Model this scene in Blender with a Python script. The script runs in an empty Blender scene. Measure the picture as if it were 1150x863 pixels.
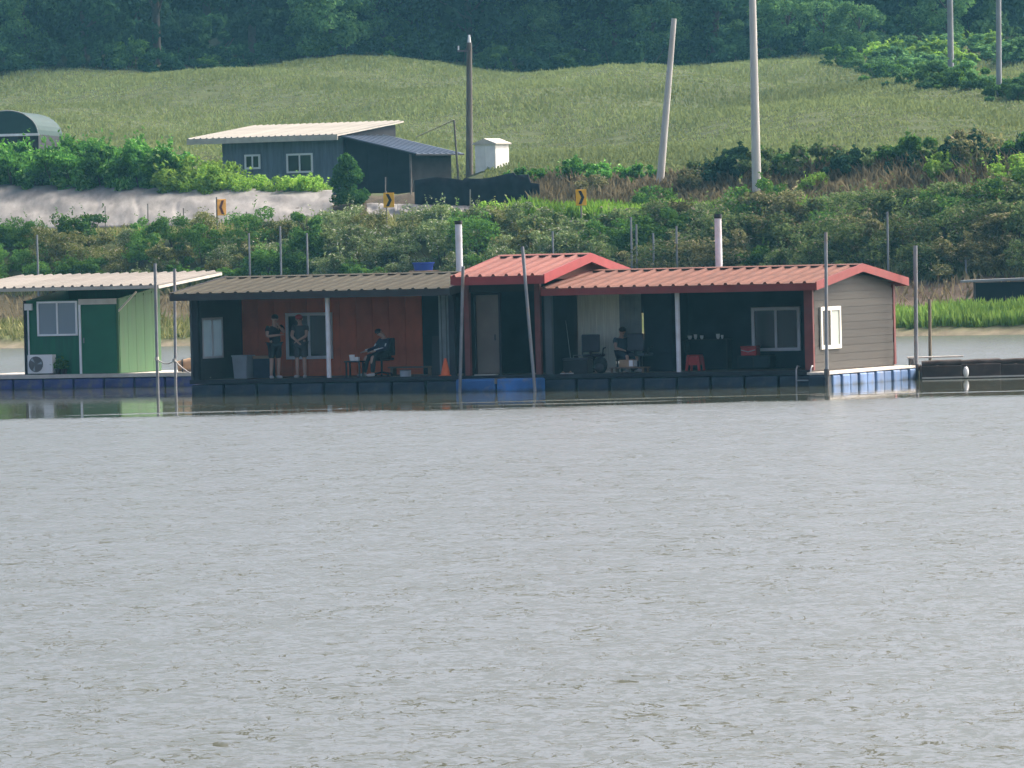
import bpy, bmesh, math, random
import numpy as np
from mathutils import Vector, Matrix

# ------------------------------------------------------------------ camera, world, sun, exposure
scn = bpy.context.scene
col = scn.collection
F, CAM_H, ROLL, HORIZON = 7740.0, 4.0, math.radians(1.4), 268.0      # telephoto, in photo pixels
PITCH = math.atan((431.5 - HORIZON) / F)
_f = np.array([0, math.cos(PITCH), -math.sin(PITCH)])
_u0 = np.array([0, math.sin(PITCH), math.cos(PITCH)])
_r0 = np.array([1.0, 0, 0])
_r = math.cos(ROLL) * _r0 - math.sin(ROLL) * _u0
_u = math.sin(ROLL) * _r0 + math.cos(ROLL) * _u0
CAMP = np.array([0, 0, CAM_H])
cd = bpy.data.cameras.new('camera')
cd.sensor_width = 36.0
cd.lens = F / 1150.0 * 36.0
cd.clip_start, cd.clip_end = 1.0, 3000.0
cam = bpy.data.objects.new('camera', cd)
cam.matrix_world = Matrix(((_r[0], _u[0], -_f[0], 0), (_r[1], _u[1], -_f[1], 0), (_r[2], _u[2], -_f[2], CAM_H), (0, 0, 0, 1)))
col.objects.link(cam)
scn.camera = cam

SUN_EL, SUN_AZ = math.radians(47), math.radians(62)      # azimuth clockwise from +Y (straight ahead)
world = bpy.data.worlds.new('World')
scn.world = world
world.use_nodes = True
nt = world.node_tree
sky = nt.nodes.new('ShaderNodeTexSky')
sky.sky_type = 'NISHITA'
sky.sun_disc = False
sky.sun_elevation = SUN_EL
sky.sun_rotation = SUN_AZ
sky.dust_density = 5.0
sky.air_density = 0.28
sky.ozone_density = 0.0
nt.links.new(sky.outputs[0], nt.nodes['Background'].inputs[0])
nt.nodes['Background'].inputs[1].default_value = 0.15

sl = bpy.data.lights.new('sun', 'SUN')
sl.energy = 0.9
sl.angle = math.radians(10)
sl.color = (1.0, 0.93, 0.82)
so = bpy.data.objects.new('sun', sl)
_sd = Vector((math.cos(SUN_EL) * math.sin(SUN_AZ), math.cos(SUN_EL) * math.cos(SUN_AZ), math.sin(SUN_EL)))
so.rotation_euler = _sd.to_track_quat('Z', 'Y').to_euler()
so.location = (60, 150, 90)
col.objects.link(so)
scn.view_settings.view_transform = 'Standard'
scn.view_settings.look = 'None'
scn.view_settings.exposure = 1.7
scn.view_settings.gamma = 1.0
scn.view_settings.use_curve_mapping = False
scn.cycles.max_bounces = 6
scn.cycles.diffuse_bounces = 3
scn.cycles.glossy_bounces = 3
scn.cycles.transmission_bounces = 4
scn.cycles.volume_bounces = 0
scn.cycles.use_denoising = True

# ------------------------------------------------------------------ helpers
rng = np.random.default_rng(7)
random.seed(7)

def ray(px, py):
    return _f + (px - 575) / F * _r - (py - 431.5) / F * _u

def at(px, py, d):
    q = ray(px, py)
    return Vector(CAMP + q * d / q[1])

def lerp(a, b, t):
    return a + (b - a) * t

def tag(o, label=None, cat=None, group=None, kind=None):
    if label: o['label'] = label
    if cat: o['category'] = cat
    if group: o['group'] = group
    if kind: o['kind'] = kind
    return o

def empty(name, loc, rz=0.0):
    o = bpy.data.objects.new(name, None)
    o.empty_display_size = 0.2
    o.location = loc
    o.rotation_euler = (0, 0, rz)
    col.objects.link(o)
    return o

def mesh_obj(name, me, parent=None, loc=(0, 0, 0), rot=(0, 0, 0), scale=(1, 1, 1)):
    o = bpy.data.objects.new(name, me)
    o.location, o.rotation_euler, o.scale = loc, rot, scale
    o.parent = parent
    col.objects.link(o)
    return o

class MB:
    """collects boxes, bars, tubes and prisms into one mesh"""
    def __init__(self):
        self.v, self.f, self.s = [], [], []
    def add(self, vs, fs, smooth=False):
        n = len(self.v)
        self.v += [tuple(p) for p in vs]
        self.f += [tuple(i + n for i in q) for q in fs]
        self.s += [smooth] * len(fs)
        return self
    def box(self, x0, x1, y0, y1, z0, z1):
        vs = [(x, y, z) for z in (z0, z1) for x, y in ((x0, y0), (x1, y0), (x1, y1), (x0, y1))]
        return self.add(vs, [(0, 3, 2, 1), (4, 5, 6, 7), (0, 1, 5, 4), (1, 2, 6, 5), (2, 3, 7, 6), (3, 0, 4, 7)])
    def cbox(self, x0, x1, y0, y1, z0, z1, c):
        """box with chamfered edges"""
        bm = bmesh.new()
        bmesh.ops.create_cube(bm, size=1)
        for v in bm.verts:
            v.co = Vector((lerp(x0, x1, v.co.x + .5), lerp(y0, y1, v.co.y + .5), lerp(z0, z1, v.co.z + .5)))
        bmesh.ops.bevel(bm, geom=bm.edges[:], offset=c, segments=2, affect='EDGES', profile=.5)
        bm.verts.index_update()
        self.add([v.co[:] for v in bm.verts], [[v.index for v in f.verts] for f in bm.faces])
        bm.free()
        return self
    def tube(self, pts, rad, n=8, cap=True):
        pts = [Vector(p) for p in pts]
        if not hasattr(rad, '__len__'): rad = [rad] * len(pts)
        vs, fs = [], []
        for i, p in enumerate(pts):
            t = (pts[min(i + 1, len(pts) - 1)] - pts[max(i - 1, 0)]).normalized()
            a = Vector((1, 0, 0)) if abs(t.x) < .8 else Vector((0, 1, 0))
            u = t.cross(a).normalized(); w = t.cross(u)
            for k in range(n):
                an = 2 * math.pi * k / n
                vs.append(p + (u * math.cos(an) + w * math.sin(an)) * rad[i])
        for i in range(len(pts) - 1):
            for k in range(n):
                a, b = i * n + k, i * n + (k + 1) % n
                fs.append((a, b, b + n, a + n))
        self.add(vs, fs, True)
        if cap:
            self.add(vs[:n], [tuple(range(n))[::-1]]); self.add(vs[-n:], [tuple(range(n))])
        return self
    def prism(self, poly, d):
        """polygon (3-D points) pushed along vector d"""
        n = len(poly); d = Vector(d)
        vs = [Vector(p) for p in poly] + [Vector(p) + d for p in poly]
        fs = [tuple(range(n))[::-1], tuple(range(n, 2 * n))] + [(i, (i + 1) % n, (i + 1) % n + n, i + n) for i in range(n)]
        return self.add(vs, fs)
    def ball(self, c, r, n=10, m=7):
        c = Vector(c); r = Vector(r) if hasattr(r, '__len__') else Vector((r, r, r))
        vs = [c + Vector((0, 0, -r.z))]; fs = []
        for j in range(1, m):
            ph = math.pi * j / m
            for k in range(n):
                th = 2 * math.pi * k / n
                vs.append(c + Vector((r.x * math.sin(ph) * math.cos(th), r.y * math.sin(ph) * math.sin(th), -r.z * math.cos(ph))))
        vs.append(c + Vector((0, 0, r.z)))
        for k in range(n):
            fs.append((0, 1 + (k + 1) % n, 1 + k))
            fs.append((len(vs) - 1, 1 + (m - 2) * n + k, 1 + (m - 2) * n + (k + 1) % n))
            for j in range(m - 2):
                a, b = 1 + j * n + k, 1 + j * n + (k + 1) % n
                fs.append((a, b, b + n, a + n))
        return self.add(vs, fs, True)
    def mesh(self, name, m):
        me = bpy.data.meshes.new(name)
        me.from_pydata(self.v, [], self.f)
        me.polygons.foreach_set('use_smooth', self.s)
        bm = bmesh.new(); bm.from_mesh(me)
        bmesh.ops.recalc_face_normals(bm, faces=bm.faces[:])
        bm.to_mesh(me); bm.free()
        me.materials.append(m)
        return me
    def build(self, name, m, parent=None, off=(0, 0, 0), **kw):
        if off != (0, 0, 0):
            self.v = [(x - off[0], y - off[1], z - off[2]) for x, y, z in self.v]
        return mesh_obj(name, self.mesh(name, m), parent, **kw)

def quads_mesh(name, V, m, smooth=False):
    """V: (n, k, 3) array of separate n-gons with k corners"""
    n, k = V.shape[:2]
    me = bpy.data.meshes.new(name)
    me.vertices.add(n * k); me.vertices.foreach_set('co', V.astype(np.float32).ravel())
    me.loops.add(n * k); me.loops.foreach_set('vertex_index', np.arange(n * k, dtype=np.int32))
    me.polygons.add(n); me.polygons.foreach_set('loop_start', np.arange(0, n * k, k, dtype=np.int32))
    me.update(calc_edges=True); me.validate()
    me.materials.append(m)
    return me

def grid_mesh(name, P, m):
    """P: (rows, cols, 3) grid"""
    r, c = P.shape[:2]
    me = bpy.data.meshes.new(name)
    idx = np.arange(r * c).reshape(r, c)
    q = np.stack([idx[:-1, :-1], idx[:-1, 1:], idx[1:, 1:], idx[1:, :-1]], -1).reshape(-1, 4)
    me.vertices.add(r * c); me.vertices.foreach_set('co', P.astype(np.float32).ravel())
    me.loops.add(len(q) * 4); me.loops.foreach_set('vertex_index', q.astype(np.int32).ravel())
    me.polygons.add(len(q)); me.polygons.foreach_set('loop_start', np.arange(0, len(q) * 4, 4, dtype=np.int32))
    me.polygons.foreach_set('use_smooth', np.ones(len(q), bool))
    me.update(calc_edges=True)
    me.materials.append(m)
    return me

# ------------------------------------------------------------------ materials
def nodes_of(name):
    m = bpy.data.materials.new(name)
    m.use_nodes = True
    t = m.node_tree
    return m, t, t.nodes, t.links, t.nodes['Principled BSDF']

def mat(name, c, rough=.6, var=.18, scale=3.0, metal=0.0, bump=0.0, bscale=20.0, bdist=.02, dirt=None, dscale=1.2, stretch=(1, 1, 1), spec=.4, tone=.10, grime=False):
    """one colour broken up by two octaves of noise, optional dirt patches and relief"""
    m, t, N, K, b = nodes_of(name)
    tc = N.new('ShaderNodeTexCoord'); mp = N.new('ShaderNodeMapping')
    mp.inputs['Scale'].default_value = stretch
    K.new(tc.outputs['Object'], mp.inputs[0])
    nz = N.new('ShaderNodeTexNoise'); nz.inputs['Scale'].default_value = scale; nz.inputs['Detail'].default_value = 5
    K.new(mp.outputs[0], nz.inputs['Vector'])
    rp = N.new('ShaderNodeValToRGB')
    rp.color_ramp.elements[0].position, rp.color_ramp.elements[1].position = .3, .72
    rp.color_ramp.elements[0].color = tuple(x * (1 - var) for x in c) + (1,)
    rp.color_ramp.elements[1].color = tuple(min(1, x * (1 + var)) for x in c) + (1,)
    K.new(nz.outputs[0], rp.inputs[0])
    out = rp.outputs[0]
    if dirt:
        n2 = N.new('ShaderNodeTexNoise'); n2.inputs['Scale'].default_value = dscale; n2.inputs['Detail'].default_value = 8
        n2.inputs['Roughness'].default_value = .65
        K.new(mp.outputs[0], n2.inputs['Vector'])
        r2 = N.new('ShaderNodeValToRGB'); r2.color_ramp.elements[0].position, r2.color_ramp.elements[1].position = .5, .7
        K.new(n2.outputs[0], r2.inputs[0])
        mx = N.new('ShaderNodeMixRGB'); mx.inputs[2].default_value = dirt + (1,)
        K.new(r2.outputs[0], mx.inputs[0]); K.new(out, mx.inputs[1]); out = mx.outputs[0]
    if grime:
        gg = N.new('ShaderNodeSeparateXYZ'); K.new(tc.outputs['Object'], gg.inputs[0])
        gr = N.new('ShaderNodeMapRange'); gr.inputs[1].default_value = -.02; gr.inputs[2].default_value = .08; gr.inputs['To Min'].default_value = .7; gr.inputs['To Max'].default_value = 0
        gn = N.new('ShaderNodeMath'); gn.operation = 'MULTIPLY_ADD'; gn.inputs[1].default_value = .25
        K.new(nz.outputs[0], gn.inputs[0]); K.new(gg.outputs['Z'], gn.inputs[2])
        ga = N.new('ShaderNodeMath'); ga.operation = 'SUBTRACT'; ga.inputs[1].default_value = .12; K.new(gn.outputs[0], ga.inputs[0])
        K.new(ga.outputs[0], gr.inputs[0])
        gx = N.new('ShaderNodeMixRGB'); gx.inputs[2].default_value = (.045, .048, .03, 1)
        K.new(gr.outputs[0], gx.inputs[0]); K.new(out, gx.inputs[1]); out = gx.outputs[0]
    oi = N.new('ShaderNodeObjectInfo'); mo = N.new('ShaderNodeMapRange'); mo.inputs['To Min'].default_value = 1 - tone; mo.inputs['To Max'].default_value = 1 + tone
    K.new(oi.outputs['Random'], mo.inputs[0])
    hv = N.new('ShaderNodeHueSaturation'); K.new(out, hv.inputs['Color']); K.new(mo.outputs[0], hv.inputs['Value']); out = hv.outputs[0]
    K.new(out, b.inputs['Base Color'])
    b.inputs['Roughness'].default_value = rough
    b.inputs['Metallic'].default_value = metal
    b.inputs['Specular IOR Level'].default_value = spec
    if bump:
        n3 = N.new('ShaderNodeTexNoise'); n3.inputs['Scale'].default_value = bscale; n3.inputs['Detail'].default_value = 4
        K.new(mp.outputs[0], n3.inputs['Vector'])
        bp = N.new('ShaderNodeBump'); bp.inputs['Strength'].default_value = bump; bp.inputs['Distance'].default_value = bdist
        K.new(n3.outputs[0], bp.inputs['Height']); K.new(bp.outputs[0], b.inputs['Normal'])
    return m

def leaf_mat(name, dark, light, transl=.3, third=None, third_at=.93, big=False):
    """foliage: every leaf its own tint between dark and light, each plant a little different"""
    m, t, N, K, b = nodes_of(name)
    N.remove(b)
    g = N.new('ShaderNodeNewGeometry')
    rp = N.new('ShaderNodeValToRGB')
    rp.color_ramp.elements[0].color = dark + (1,)
    rp.color_ramp.elements[1].position = third_at - .04 if third else 1.0
    rp.color_ramp.elements[1].color = light + (1,)
    if third:
        e = rp.color_ramp.elements.new(third_at); e.color = third + (1,)
    K.new(g.outputs['Random Per Island'], rp.inputs[0])
    oi = N.new('ShaderNodeObjectInfo')
    mr = N.new('ShaderNodeMapRange'); mr.inputs['To Min'].default_value = .72; mr.inputs['To Max'].default_value = 1.25
    K.new(oi.outputs['Random'], mr.inputs[0])
    tc = N.new('ShaderNodeTexNoise'); tc.inputs['Scale'].default_value = .35; tc.inputs['Detail'].default_value = 2
    K.new(g.outputs['Position'], tc.inputs['Vector'])
    if big:      # broad swaths of lighter and darker tone
        tc.inputs['Scale'].default_value = .05; tc.inputs['Detail'].default_value = 5
        sw = N.new('ShaderNodeMapping'); sw.inputs['Scale'].default_value = (1.0, .55, 1); sw.inputs['Rotation'].default_value = (0, 0, .5)
        K.new(g.outputs['Position'], sw.inputs[0]); K.new(sw.outputs[0], tc.inputs['Vector'])
    m2 = N.new('ShaderNodeMapRange'); m2.inputs[1].default_value = .3; m2.inputs[2].default_value = .7
    m2.inputs['To Min'].default_value = .75; m2.inputs['To Max'].default_value = 1.25
    K.new(tc.outputs[0], m2.inputs[0])
    mu = N.new('ShaderNodeMath'); mu.operation = 'MULTIPLY'
    K.new(mr.outputs[0], mu.inputs[0]); K.new(m2.outputs[0], mu.inputs[1])
    hs = N.new('ShaderNodeHueSaturation')
    K.new(rp.outputs[0], hs.inputs['Color']); K.new(mu.outputs[0], hs.inputs['Value'])
    d = N.new('ShaderNodeBsdfDiffuse'); tr = N.new('ShaderNodeBsdfTranslucent'); mx = N.new('ShaderNodeMixShader')
    K.new(hs.outputs[0], d.inputs[0]); K.new(hs.outputs[0], tr.inputs[0])
    mx.inputs[0].default_value = transl
    K.new(d.outputs[0], mx.inputs[1]); K.new(tr.outputs[0], mx.inputs[2])
    K.new(mx.outputs[0], N['Material Output'].inputs[0])
    return m

M = {}
M['brown_roof'] = mat('brown_roof', (.058, .053, .037), .8, .22, 3, dirt=(.040, .036, .026), dscale=2.2, stretch=(1, .4, 1), spec=.12)
M['brown_trim'] = mat('brown_trim', (.035, .030, .030), .6)
M['red_roof'] = mat('red_roof', (.165, .076, .054), .75, .20, 3, dirt=(.105, .052, .040), dscale=2.2, stretch=(1, .4, 1), spec=.15)
M['bright_red_roof'] = mat('bright_red_roof', (.21, .080, .062), .7, .14, 2, dirt=(.22, .105, .088), stretch=(1, .4, 1), spec=.2)
M['red_trim'] = mat('red_trim', (.22, .035, .03), .5, .15, 2)
M['bright_red_trim'] = mat('bright_red_trim', (.28, .035, .035), .45, .12, 2)
M['maroon_post'] = mat('maroon_post', (.16, .04, .035), .6)
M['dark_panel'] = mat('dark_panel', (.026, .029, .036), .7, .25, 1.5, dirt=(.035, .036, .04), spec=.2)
M['dark_ceiling'] = mat('dark_ceiling', (.05, .045, .045), .7)
M['red_wall'] = mat('red_wall', (.68, .165, .07), .75, .18, 1.5, dirt=(.54, .125, .055), spec=.15)
M['grey_siding'] = mat('grey_siding', (.056, .052, .042), .65, .10, 2, dirt=(.047, .043, .035), stretch=(1, .3, 3), bump=.15)
M['grey_inner'] = mat('grey_inner', (.065, .075, .08), .7, .2, 1)
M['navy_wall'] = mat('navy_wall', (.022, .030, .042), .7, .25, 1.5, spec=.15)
M['door_taupe'] = mat('door_taupe', (.16, .13, .10), .6, .15, 2)
M['pale_curtain'] = mat('pale_curtain', (.74, .74, .60), .8, .12, 4, stretch=(6, 1, .4))
M['teal_curtain'] = mat('teal_curtain', (.22, .25, .24), .8, .15, 4)
M['white_frame'] = mat('white_frame', (.74, .75, .74), .4, .06)
M['cream_frame'] = mat('cream_frame', (.78, .75, .64), .45, .06)
M['steel_pole'] = mat('steel_pole', (.26, .27, .28), .5, .2, 4, metal=.3, dirt=(.22, .17, .13), dscale=2)
M['dark_pole'] = mat('dark_pole', (.10, .09, .085), .6, .3, 4)
M['white_pipe'] = mat('white_pipe', (.72, .73, .74), .35, .08, dirt=(.55, .52, .48))
M['black_metal'] = mat('black_metal', (.02, .02, .022), .5)
M['deck_wood'] = mat('deck_wood', (.16, .14, .12), .75, .25, 3, stretch=(1, 6, 1))
M['pale_deck'] = mat('pale_deck', (.62, .58, .50), .7, .15, 3, dirt=(.45, .40, .33), stretch=(1, 5, 1))
M['dark_float'] = mat('dark_float', (.020, .034, .052), .55, .3, 2, dirt=(.05, .06, .065), dscale=3, grime=True, tone=.16)
M['blue_float'] = mat('blue_float', (.05, .17, .42), .45, .25, 2, dirt=(.16, .20, .27), dscale=3, grime=True, tone=.16)
M['navy_float'] = mat('navy_float', (.045, .055, .17), .45, .25, 2, dirt=(.13, .12, .14), dscale=3, grime=True, tone=.16)
M['sky_float'] = mat('sky_float', (.13, .215, .38), .6, .18, 2, dirt=(.20, .21, .24), dscale=3, stretch=(1, 1, .4), grime=True, tone=.16)
M['black_float'] = mat('black_float', (.055, .038, .030), .75, .35, 2, dirt=(.10, .07, .05), dscale=3, grime=True, tone=.16)
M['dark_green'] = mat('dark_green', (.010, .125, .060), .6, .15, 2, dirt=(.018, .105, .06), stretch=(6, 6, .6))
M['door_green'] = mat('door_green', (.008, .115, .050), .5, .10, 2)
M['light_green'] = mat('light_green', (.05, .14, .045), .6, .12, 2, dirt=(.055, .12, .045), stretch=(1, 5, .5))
M['pale_roof'] = mat('pale_roof', (.215, .20, .175), .7, .12, 2, dirt=(.17, .155, .135), stretch=(1, .3, 1), spec=.15)
M['white_roof'] = mat('white_roof', (.29, .278, .24), .7, .10, 2, dirt=(.235, .222, .19), stretch=(1, .3, 1), spec=.15)
M['pale_trim'] = mat('pale_trim', (.50, .47, .40), .6, .15)
M['blue_grey_wall'] = mat('blue_grey_wall', (.105, .14, .18), .7, .18, 1.5, dirt=(.07, .095, .125), stretch=(4, 4, .5))
M['black_tarp'] = mat('black_tarp', (.014, .017, .023), .75, .3, 2, spec=.1, bump=.5, bscale=3)
M['net_grey'] = mat('net_grey', (.022, .024, .027), .9, .25, 3, spec=.05)
M['blue_metal'] = mat('blue_metal', (.075, .11, .16), .5, .3, 2, metal=.1, dirt=(.05, .055, .06), stretch=(1, .3, 1))
M['white_box'] = mat('white_box', (.78, .77, .70), .6, .08)
M['greenhouse_net'] = mat('greenhouse_net', (.018, .055, .05), .7, .2, 2)
M['tarp'] = mat('tarp', (.225, .215, .195), .8, .25, 1.6, dirt=(.13, .125, .115), dscale=1.1, bump=.8, bscale=.8, bdist=.12, stretch=(1.4, .4, .5))
M['concrete'] = mat('concrete', (.52, .50, .455), .8, .12, 2, dirt=(.38, .36, .32), stretch=(3, 3, .4))
M['wood_pole'] = mat('wood_pole', (.11, .10, .085), .8, .25, 3, stretch=(3, 3, .4))
M['grey_pole'] = mat('grey_pole', (.24, .255, .26), .7, .15, 2)
M['post_rust'] = mat('post_rust', (.20, .18, .16), .6, .25, 4)
M['yellow_sign'] = mat('yellow_sign', (.88, .46, .02), .5, .12)
M['orange_sign'] = mat('orange_sign', (.70, .34, .06), .55, .2, 6)
M['black_paint'] = mat('black_paint', (.015, .012, .01), .5)
M['brown_paint'] = mat('brown_paint', (.09, .02, .012), .55)
M['skin'] = mat('skin', (.48, .29, .21), .5, .06)
M['hair'] = mat('hair', (.015, .012, .011), .5)
M['black_cloth'] = mat('black_cloth', (.020, .021, .026), .85, .2, 5)
M['navy_cloth'] = mat('navy_cloth', (.035, .045, .075), .85, .2, 5)
M['grey_cloth'] = mat('grey_cloth', (.06, .065, .07), .85, .2, 5)
M['red_cloth'] = mat('red_cloth', (.42, .03, .03), .8)
M['white_cloth'] = mat('white_cloth', (.74, .73, .70), .8, .06)
M['shoe'] = mat('shoe', (.55, .52, .50), .6)
M['chair_black'] = mat('chair_black', (.022, .023, .028), .6, .2)
M['chair_grey'] = mat('chair_grey', (.060, .062, .078), .75, .2)
M['orange'] = mat('orange', (.80, .14, .03), .5, .08)
M['red_plastic'] = mat('red_plastic', (.52, .035, .03), .4)
M['bin_grey'] = mat('bin_grey', (.34, .38, .40), .5, .12)
M['cardboard'] = mat('cardboard', (.34, .22, .13), .8, .15)
M['wood_table'] = mat('wood_table', (.18, .12, .08), .6)
M['white_plastic'] = mat('white_plastic', (.78, .78, .75), .4, .05)
M['ac_grille'] = mat('ac_grille', (.12, .12, .12), .6)
M['blue_plastic'] = mat('blue_plastic', (.03, .07, .40), .45)
M['bark'] = mat('bark', (.075, .058, .045), .9, .3, 4)
M['stem'] = mat('stem', (.09, .075, .05), .9, .3, 4)
M['asphalt'] = mat('asphalt', (.055, .055, .055), .9, .2, 2)
M['reed_pole'] = mat('reed_pole', (.23, .19, .13), .8)
M['wire'] = mat('wire', (.45, .42, .25), .6)

def glass(name, c, rough=.08):
    m, t, N, K, b = nodes_of(name)
    b.inputs['Base Color'].default_value = c + (1,)
    b.inputs['Roughness'].default_value = rough
    b.inputs['Specular IOR Level'].default_value = .5
    tc = N.new('ShaderNodeTexCoord'); nz = N.new('ShaderNodeTexNoise'); nz.inputs['Scale'].default_value = 1.4
    K.new(tc.outputs['Object'], nz.inputs['Vector'])
    mr = N.new('ShaderNodeMapRange'); mr.inputs['To Min'].default_value = rough * .6; mr.inputs['To Max'].default_value = rough * 1.8
    K.new(nz.outputs[0], mr.inputs[0]); K.new(mr.outputs[0], b.inputs['Roughness'])
    return m
M['dark_glass'] = glass('dark_glass', (.03, .035, .04))
M['grey_glass'] = glass('grey_glass', (.22, .27, .30), .15)
M['mint_glass'] = glass('mint_glass', (.46, .52, .46), .2)

def frosted():
    m, t, N, K, b = nodes_of('frosted_glass')
    N.remove(b)
    d = N.new('ShaderNodeBsdfDiffuse'); tr = N.new('ShaderNodeBsdfTranslucent'); mx = N.new('ShaderNodeMixShader')
    nz = N.new('ShaderNodeTexNoise'); nz.inputs['Scale'].default_value = 3
    rp = N.new('ShaderNodeValToRGB'); rp.color_ramp.elements[0].color = (.62, .74, .74, 1); rp.color_ramp.elements[1].color = (.8, .86, .86, 1)
    K.new(nz.outputs[0], rp.inputs[0]); K.new(rp.outputs[0], d.inputs[0]); K.new(rp.outputs[0], tr.inputs[0])
    mx.inputs[0].default_value = .65
    K.new(d.outputs[0], mx.inputs[1]); K.new(tr.outputs[0], mx.inputs[2]); K.new(mx.outputs[0], N['Material Output'].inputs[0])
    return m
M['frosted'] = frosted()

# foliage
M['wood_leaf'] = leaf_mat('wood_leaf', (.016, .056, .028), (.07, .165, .06), .34)
M['wood_leaf_b'] = leaf_mat('wood_leaf_b', (.013, .040, .024), (.048, .105, .05), .28)
M['wood_leaf_light'] = leaf_mat('wood_leaf_light', (.052, .14, .05), (.18, .34, .11), .42)
M['pale_shrub'] = leaf_mat('pale_shrub', (.07, .125, .04), (.27, .34, .14), .42, third=(.55, .55, .42), third_at=.95)
M['olive_shrub'] = leaf_mat('olive_shrub', (.075, .105, .03), (.25, .26, .09), .42, third=(.42, .38, .26), third_at=.965)
M['green_shrub'] = leaf_mat('green_shrub', (.035, .105, .022), (.14, .275, .055), .42)
M['dark_shrub'] = leaf_mat('dark_shrub', (.052, .10, .033), (.20, .265, .095), .42, third=(.30, .26, .18), third_at=.965)
M['brown_shrub'] = leaf_mat('brown_shrub', (.08, .10, .038), (.27, .265, .12), .4, third=(.40, .34, .22), third_at=.955)
M['crop_leaf'] = leaf_mat('crop_leaf', (.04, .135, .025), (.155, .37, .065), .48, third=(.36, .54, .2), third_at=.975)
M['lime_leaf'] = leaf_mat('lime_leaf', (.12, .26, .03), (.36, .54, .10), .5)
M['cone_leaf'] = leaf_mat('cone_leaf', (.022, .08, .022), (.085, .19, .045), .35)
M['field_leaf'] = leaf_mat('field_leaf', (.134, .170, .066), (.160, .194, .076), .42, big=True)
M['reed_leaf'] = leaf_mat('reed_leaf', (.11, .21, .035), (.24, .35, .075), .4)
M['verge_leaf'] = leaf_mat('verge_leaf', (.09, .21, .022), (.26, .42, .06), .42)
M['dry_leaf'] = leaf_mat('dry_leaf', (.13, .105, .060), (.30, .25, .14), .3)
M['strip_leaf'] = leaf_mat('strip_leaf', (.12, .15, .045), (.32, .31, .13), .3)

# ------------------------------------------------------------------ ground, road, water, haze
def shore(x):
    return 267.5 - .72 * np.clip(x, -34, 34)

PS = [-40, -6, 0, 1, 5, 8, 12, 19, 26.5, 28.5, 33.5]
PZ = [-3, -1, 0, .3, .8, 1.25, 2.1, 4.5, 4.7, 5.0, 6.5]
def ground(x, y):
    x = np.asarray(x, float); y = np.asarray(y, float)
    s = y - shore(x)
    z = np.interp(s, PS, PZ)
    t = np.clip((s - 33.5) / (480 - shore(x) - 33.5), 0, 1)
    fld = 6.5 + 9.6 * t
    w = np.clip(t * 4, 0, 1)
    fld = fld + w * (1 - .25 * t) * (.65 * np.sin(x * .11 + y * .045 + 1.2) + .55 * np.sin(x * .19 - y * .06 + .4) + .35 * np.sin(x * .31 + y * .11 + 2.2))
    z = np.where(s > 33.5, fld, z)
    z = z + np.where(y > 480, (y - 480) * .17, 0)
    bump = .10 * np.sin(x * 1.3 + y * .7) * np.sin(x * .6 - y * 1.1) + .06 * np.sin(x * 2.7 + 1) * np.cos(y * 2.1)
    sm = lambda a, b, v: np.clip((v - a) / (b - a), 0, 1) ** 2 * (3 - 2 * np.clip((v - a) / (b - a), 0, 1))
    m = sm(-17.5, -14, x) * (1 - sm(-3.5, -.5, x)) * sm(29, 33, s) * (1 - sm(48, 60, s))
    z = z * (1 - m) + np.minimum(z, 6.05) * m
    return z + bump * np.where((s > 1) & ((s < 19) | (s > 27)), 1, 0)

def gz(x, y):
    return float(ground(x, y))

def hit(px, py, d0=250, d1=620):
    """where the line of sight meets the ground"""
    q = ray(px, py)
    for d in np.arange(d0, d1, .5):
        P = CAMP + q * d / q[1]
        if gz(P[0], P[1]) >= P[2]:
            return Vector((P[0], P[1], gz(P[0], P[1])))
    return Vector(CAMP + q * d1 / q[1])

ys = np.concatenate([np.arange(200, 240, 8), np.arange(240, 325, .6), np.arange(325, 490, 3), np.arange(490, 700, 10)])
xs = np.concatenate([np.arange(-150, -45, 7), np.arange(-45, 45, .6), np.arange(45, 151, 7)])
X, Y = np.meshgrid(xs, ys)
Z = ground(X, Y)
S = Y - shore(X)
gm, t_, N_, K_, b_ = nodes_of('soil_and_grass')
ca = N_.new('ShaderNodeVertexColor'); ca.layer_name = 'soil'
nz = N_.new('ShaderNodeTexNoise'); nz.inputs['Scale'].default_value = .9; nz.inputs['Detail'].default_value = 8; nz.inputs['Roughness'].default_value = .7
geo = N_.new('ShaderNodeNewGeometry'); K_.new(geo.outputs['Position'], nz.inputs['Vector'])
mr_ = N_.new('ShaderNodeMapRange'); mr_.inputs[1].default_value = .3; mr_.inputs[2].default_value = .7; mr_.inputs['To Min'].default_value = .6; mr_.inputs['To Max'].default_value = 1.4
K_.new(nz.outputs[0], mr_.inputs[0])
hs_ = N_.new('ShaderNodeHueSaturation'); K_.new(ca.outputs[0], hs_.inputs['Color']); K_.new(mr_.outputs[0], hs_.inputs['Value'])
K_.new(hs_.outputs[0], b_.inputs['Base Color']); b_.inputs['Roughness'].default_value = .95; b_.inputs['Specular IOR Level'].default_value = .1
bp_ = N_.new('ShaderNodeBump'); bp_.inputs['Strength'].default_value = .7; bp_.inputs['Distance'].default_value = .25
K_.new(nz.outputs[0], bp_.inputs['Height']); K_.new(bp_.outputs[0], b_.inputs['Normal'])
gme = grid_mesh('ground', np.stack([X, Y, Z], -1), gm)
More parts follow.
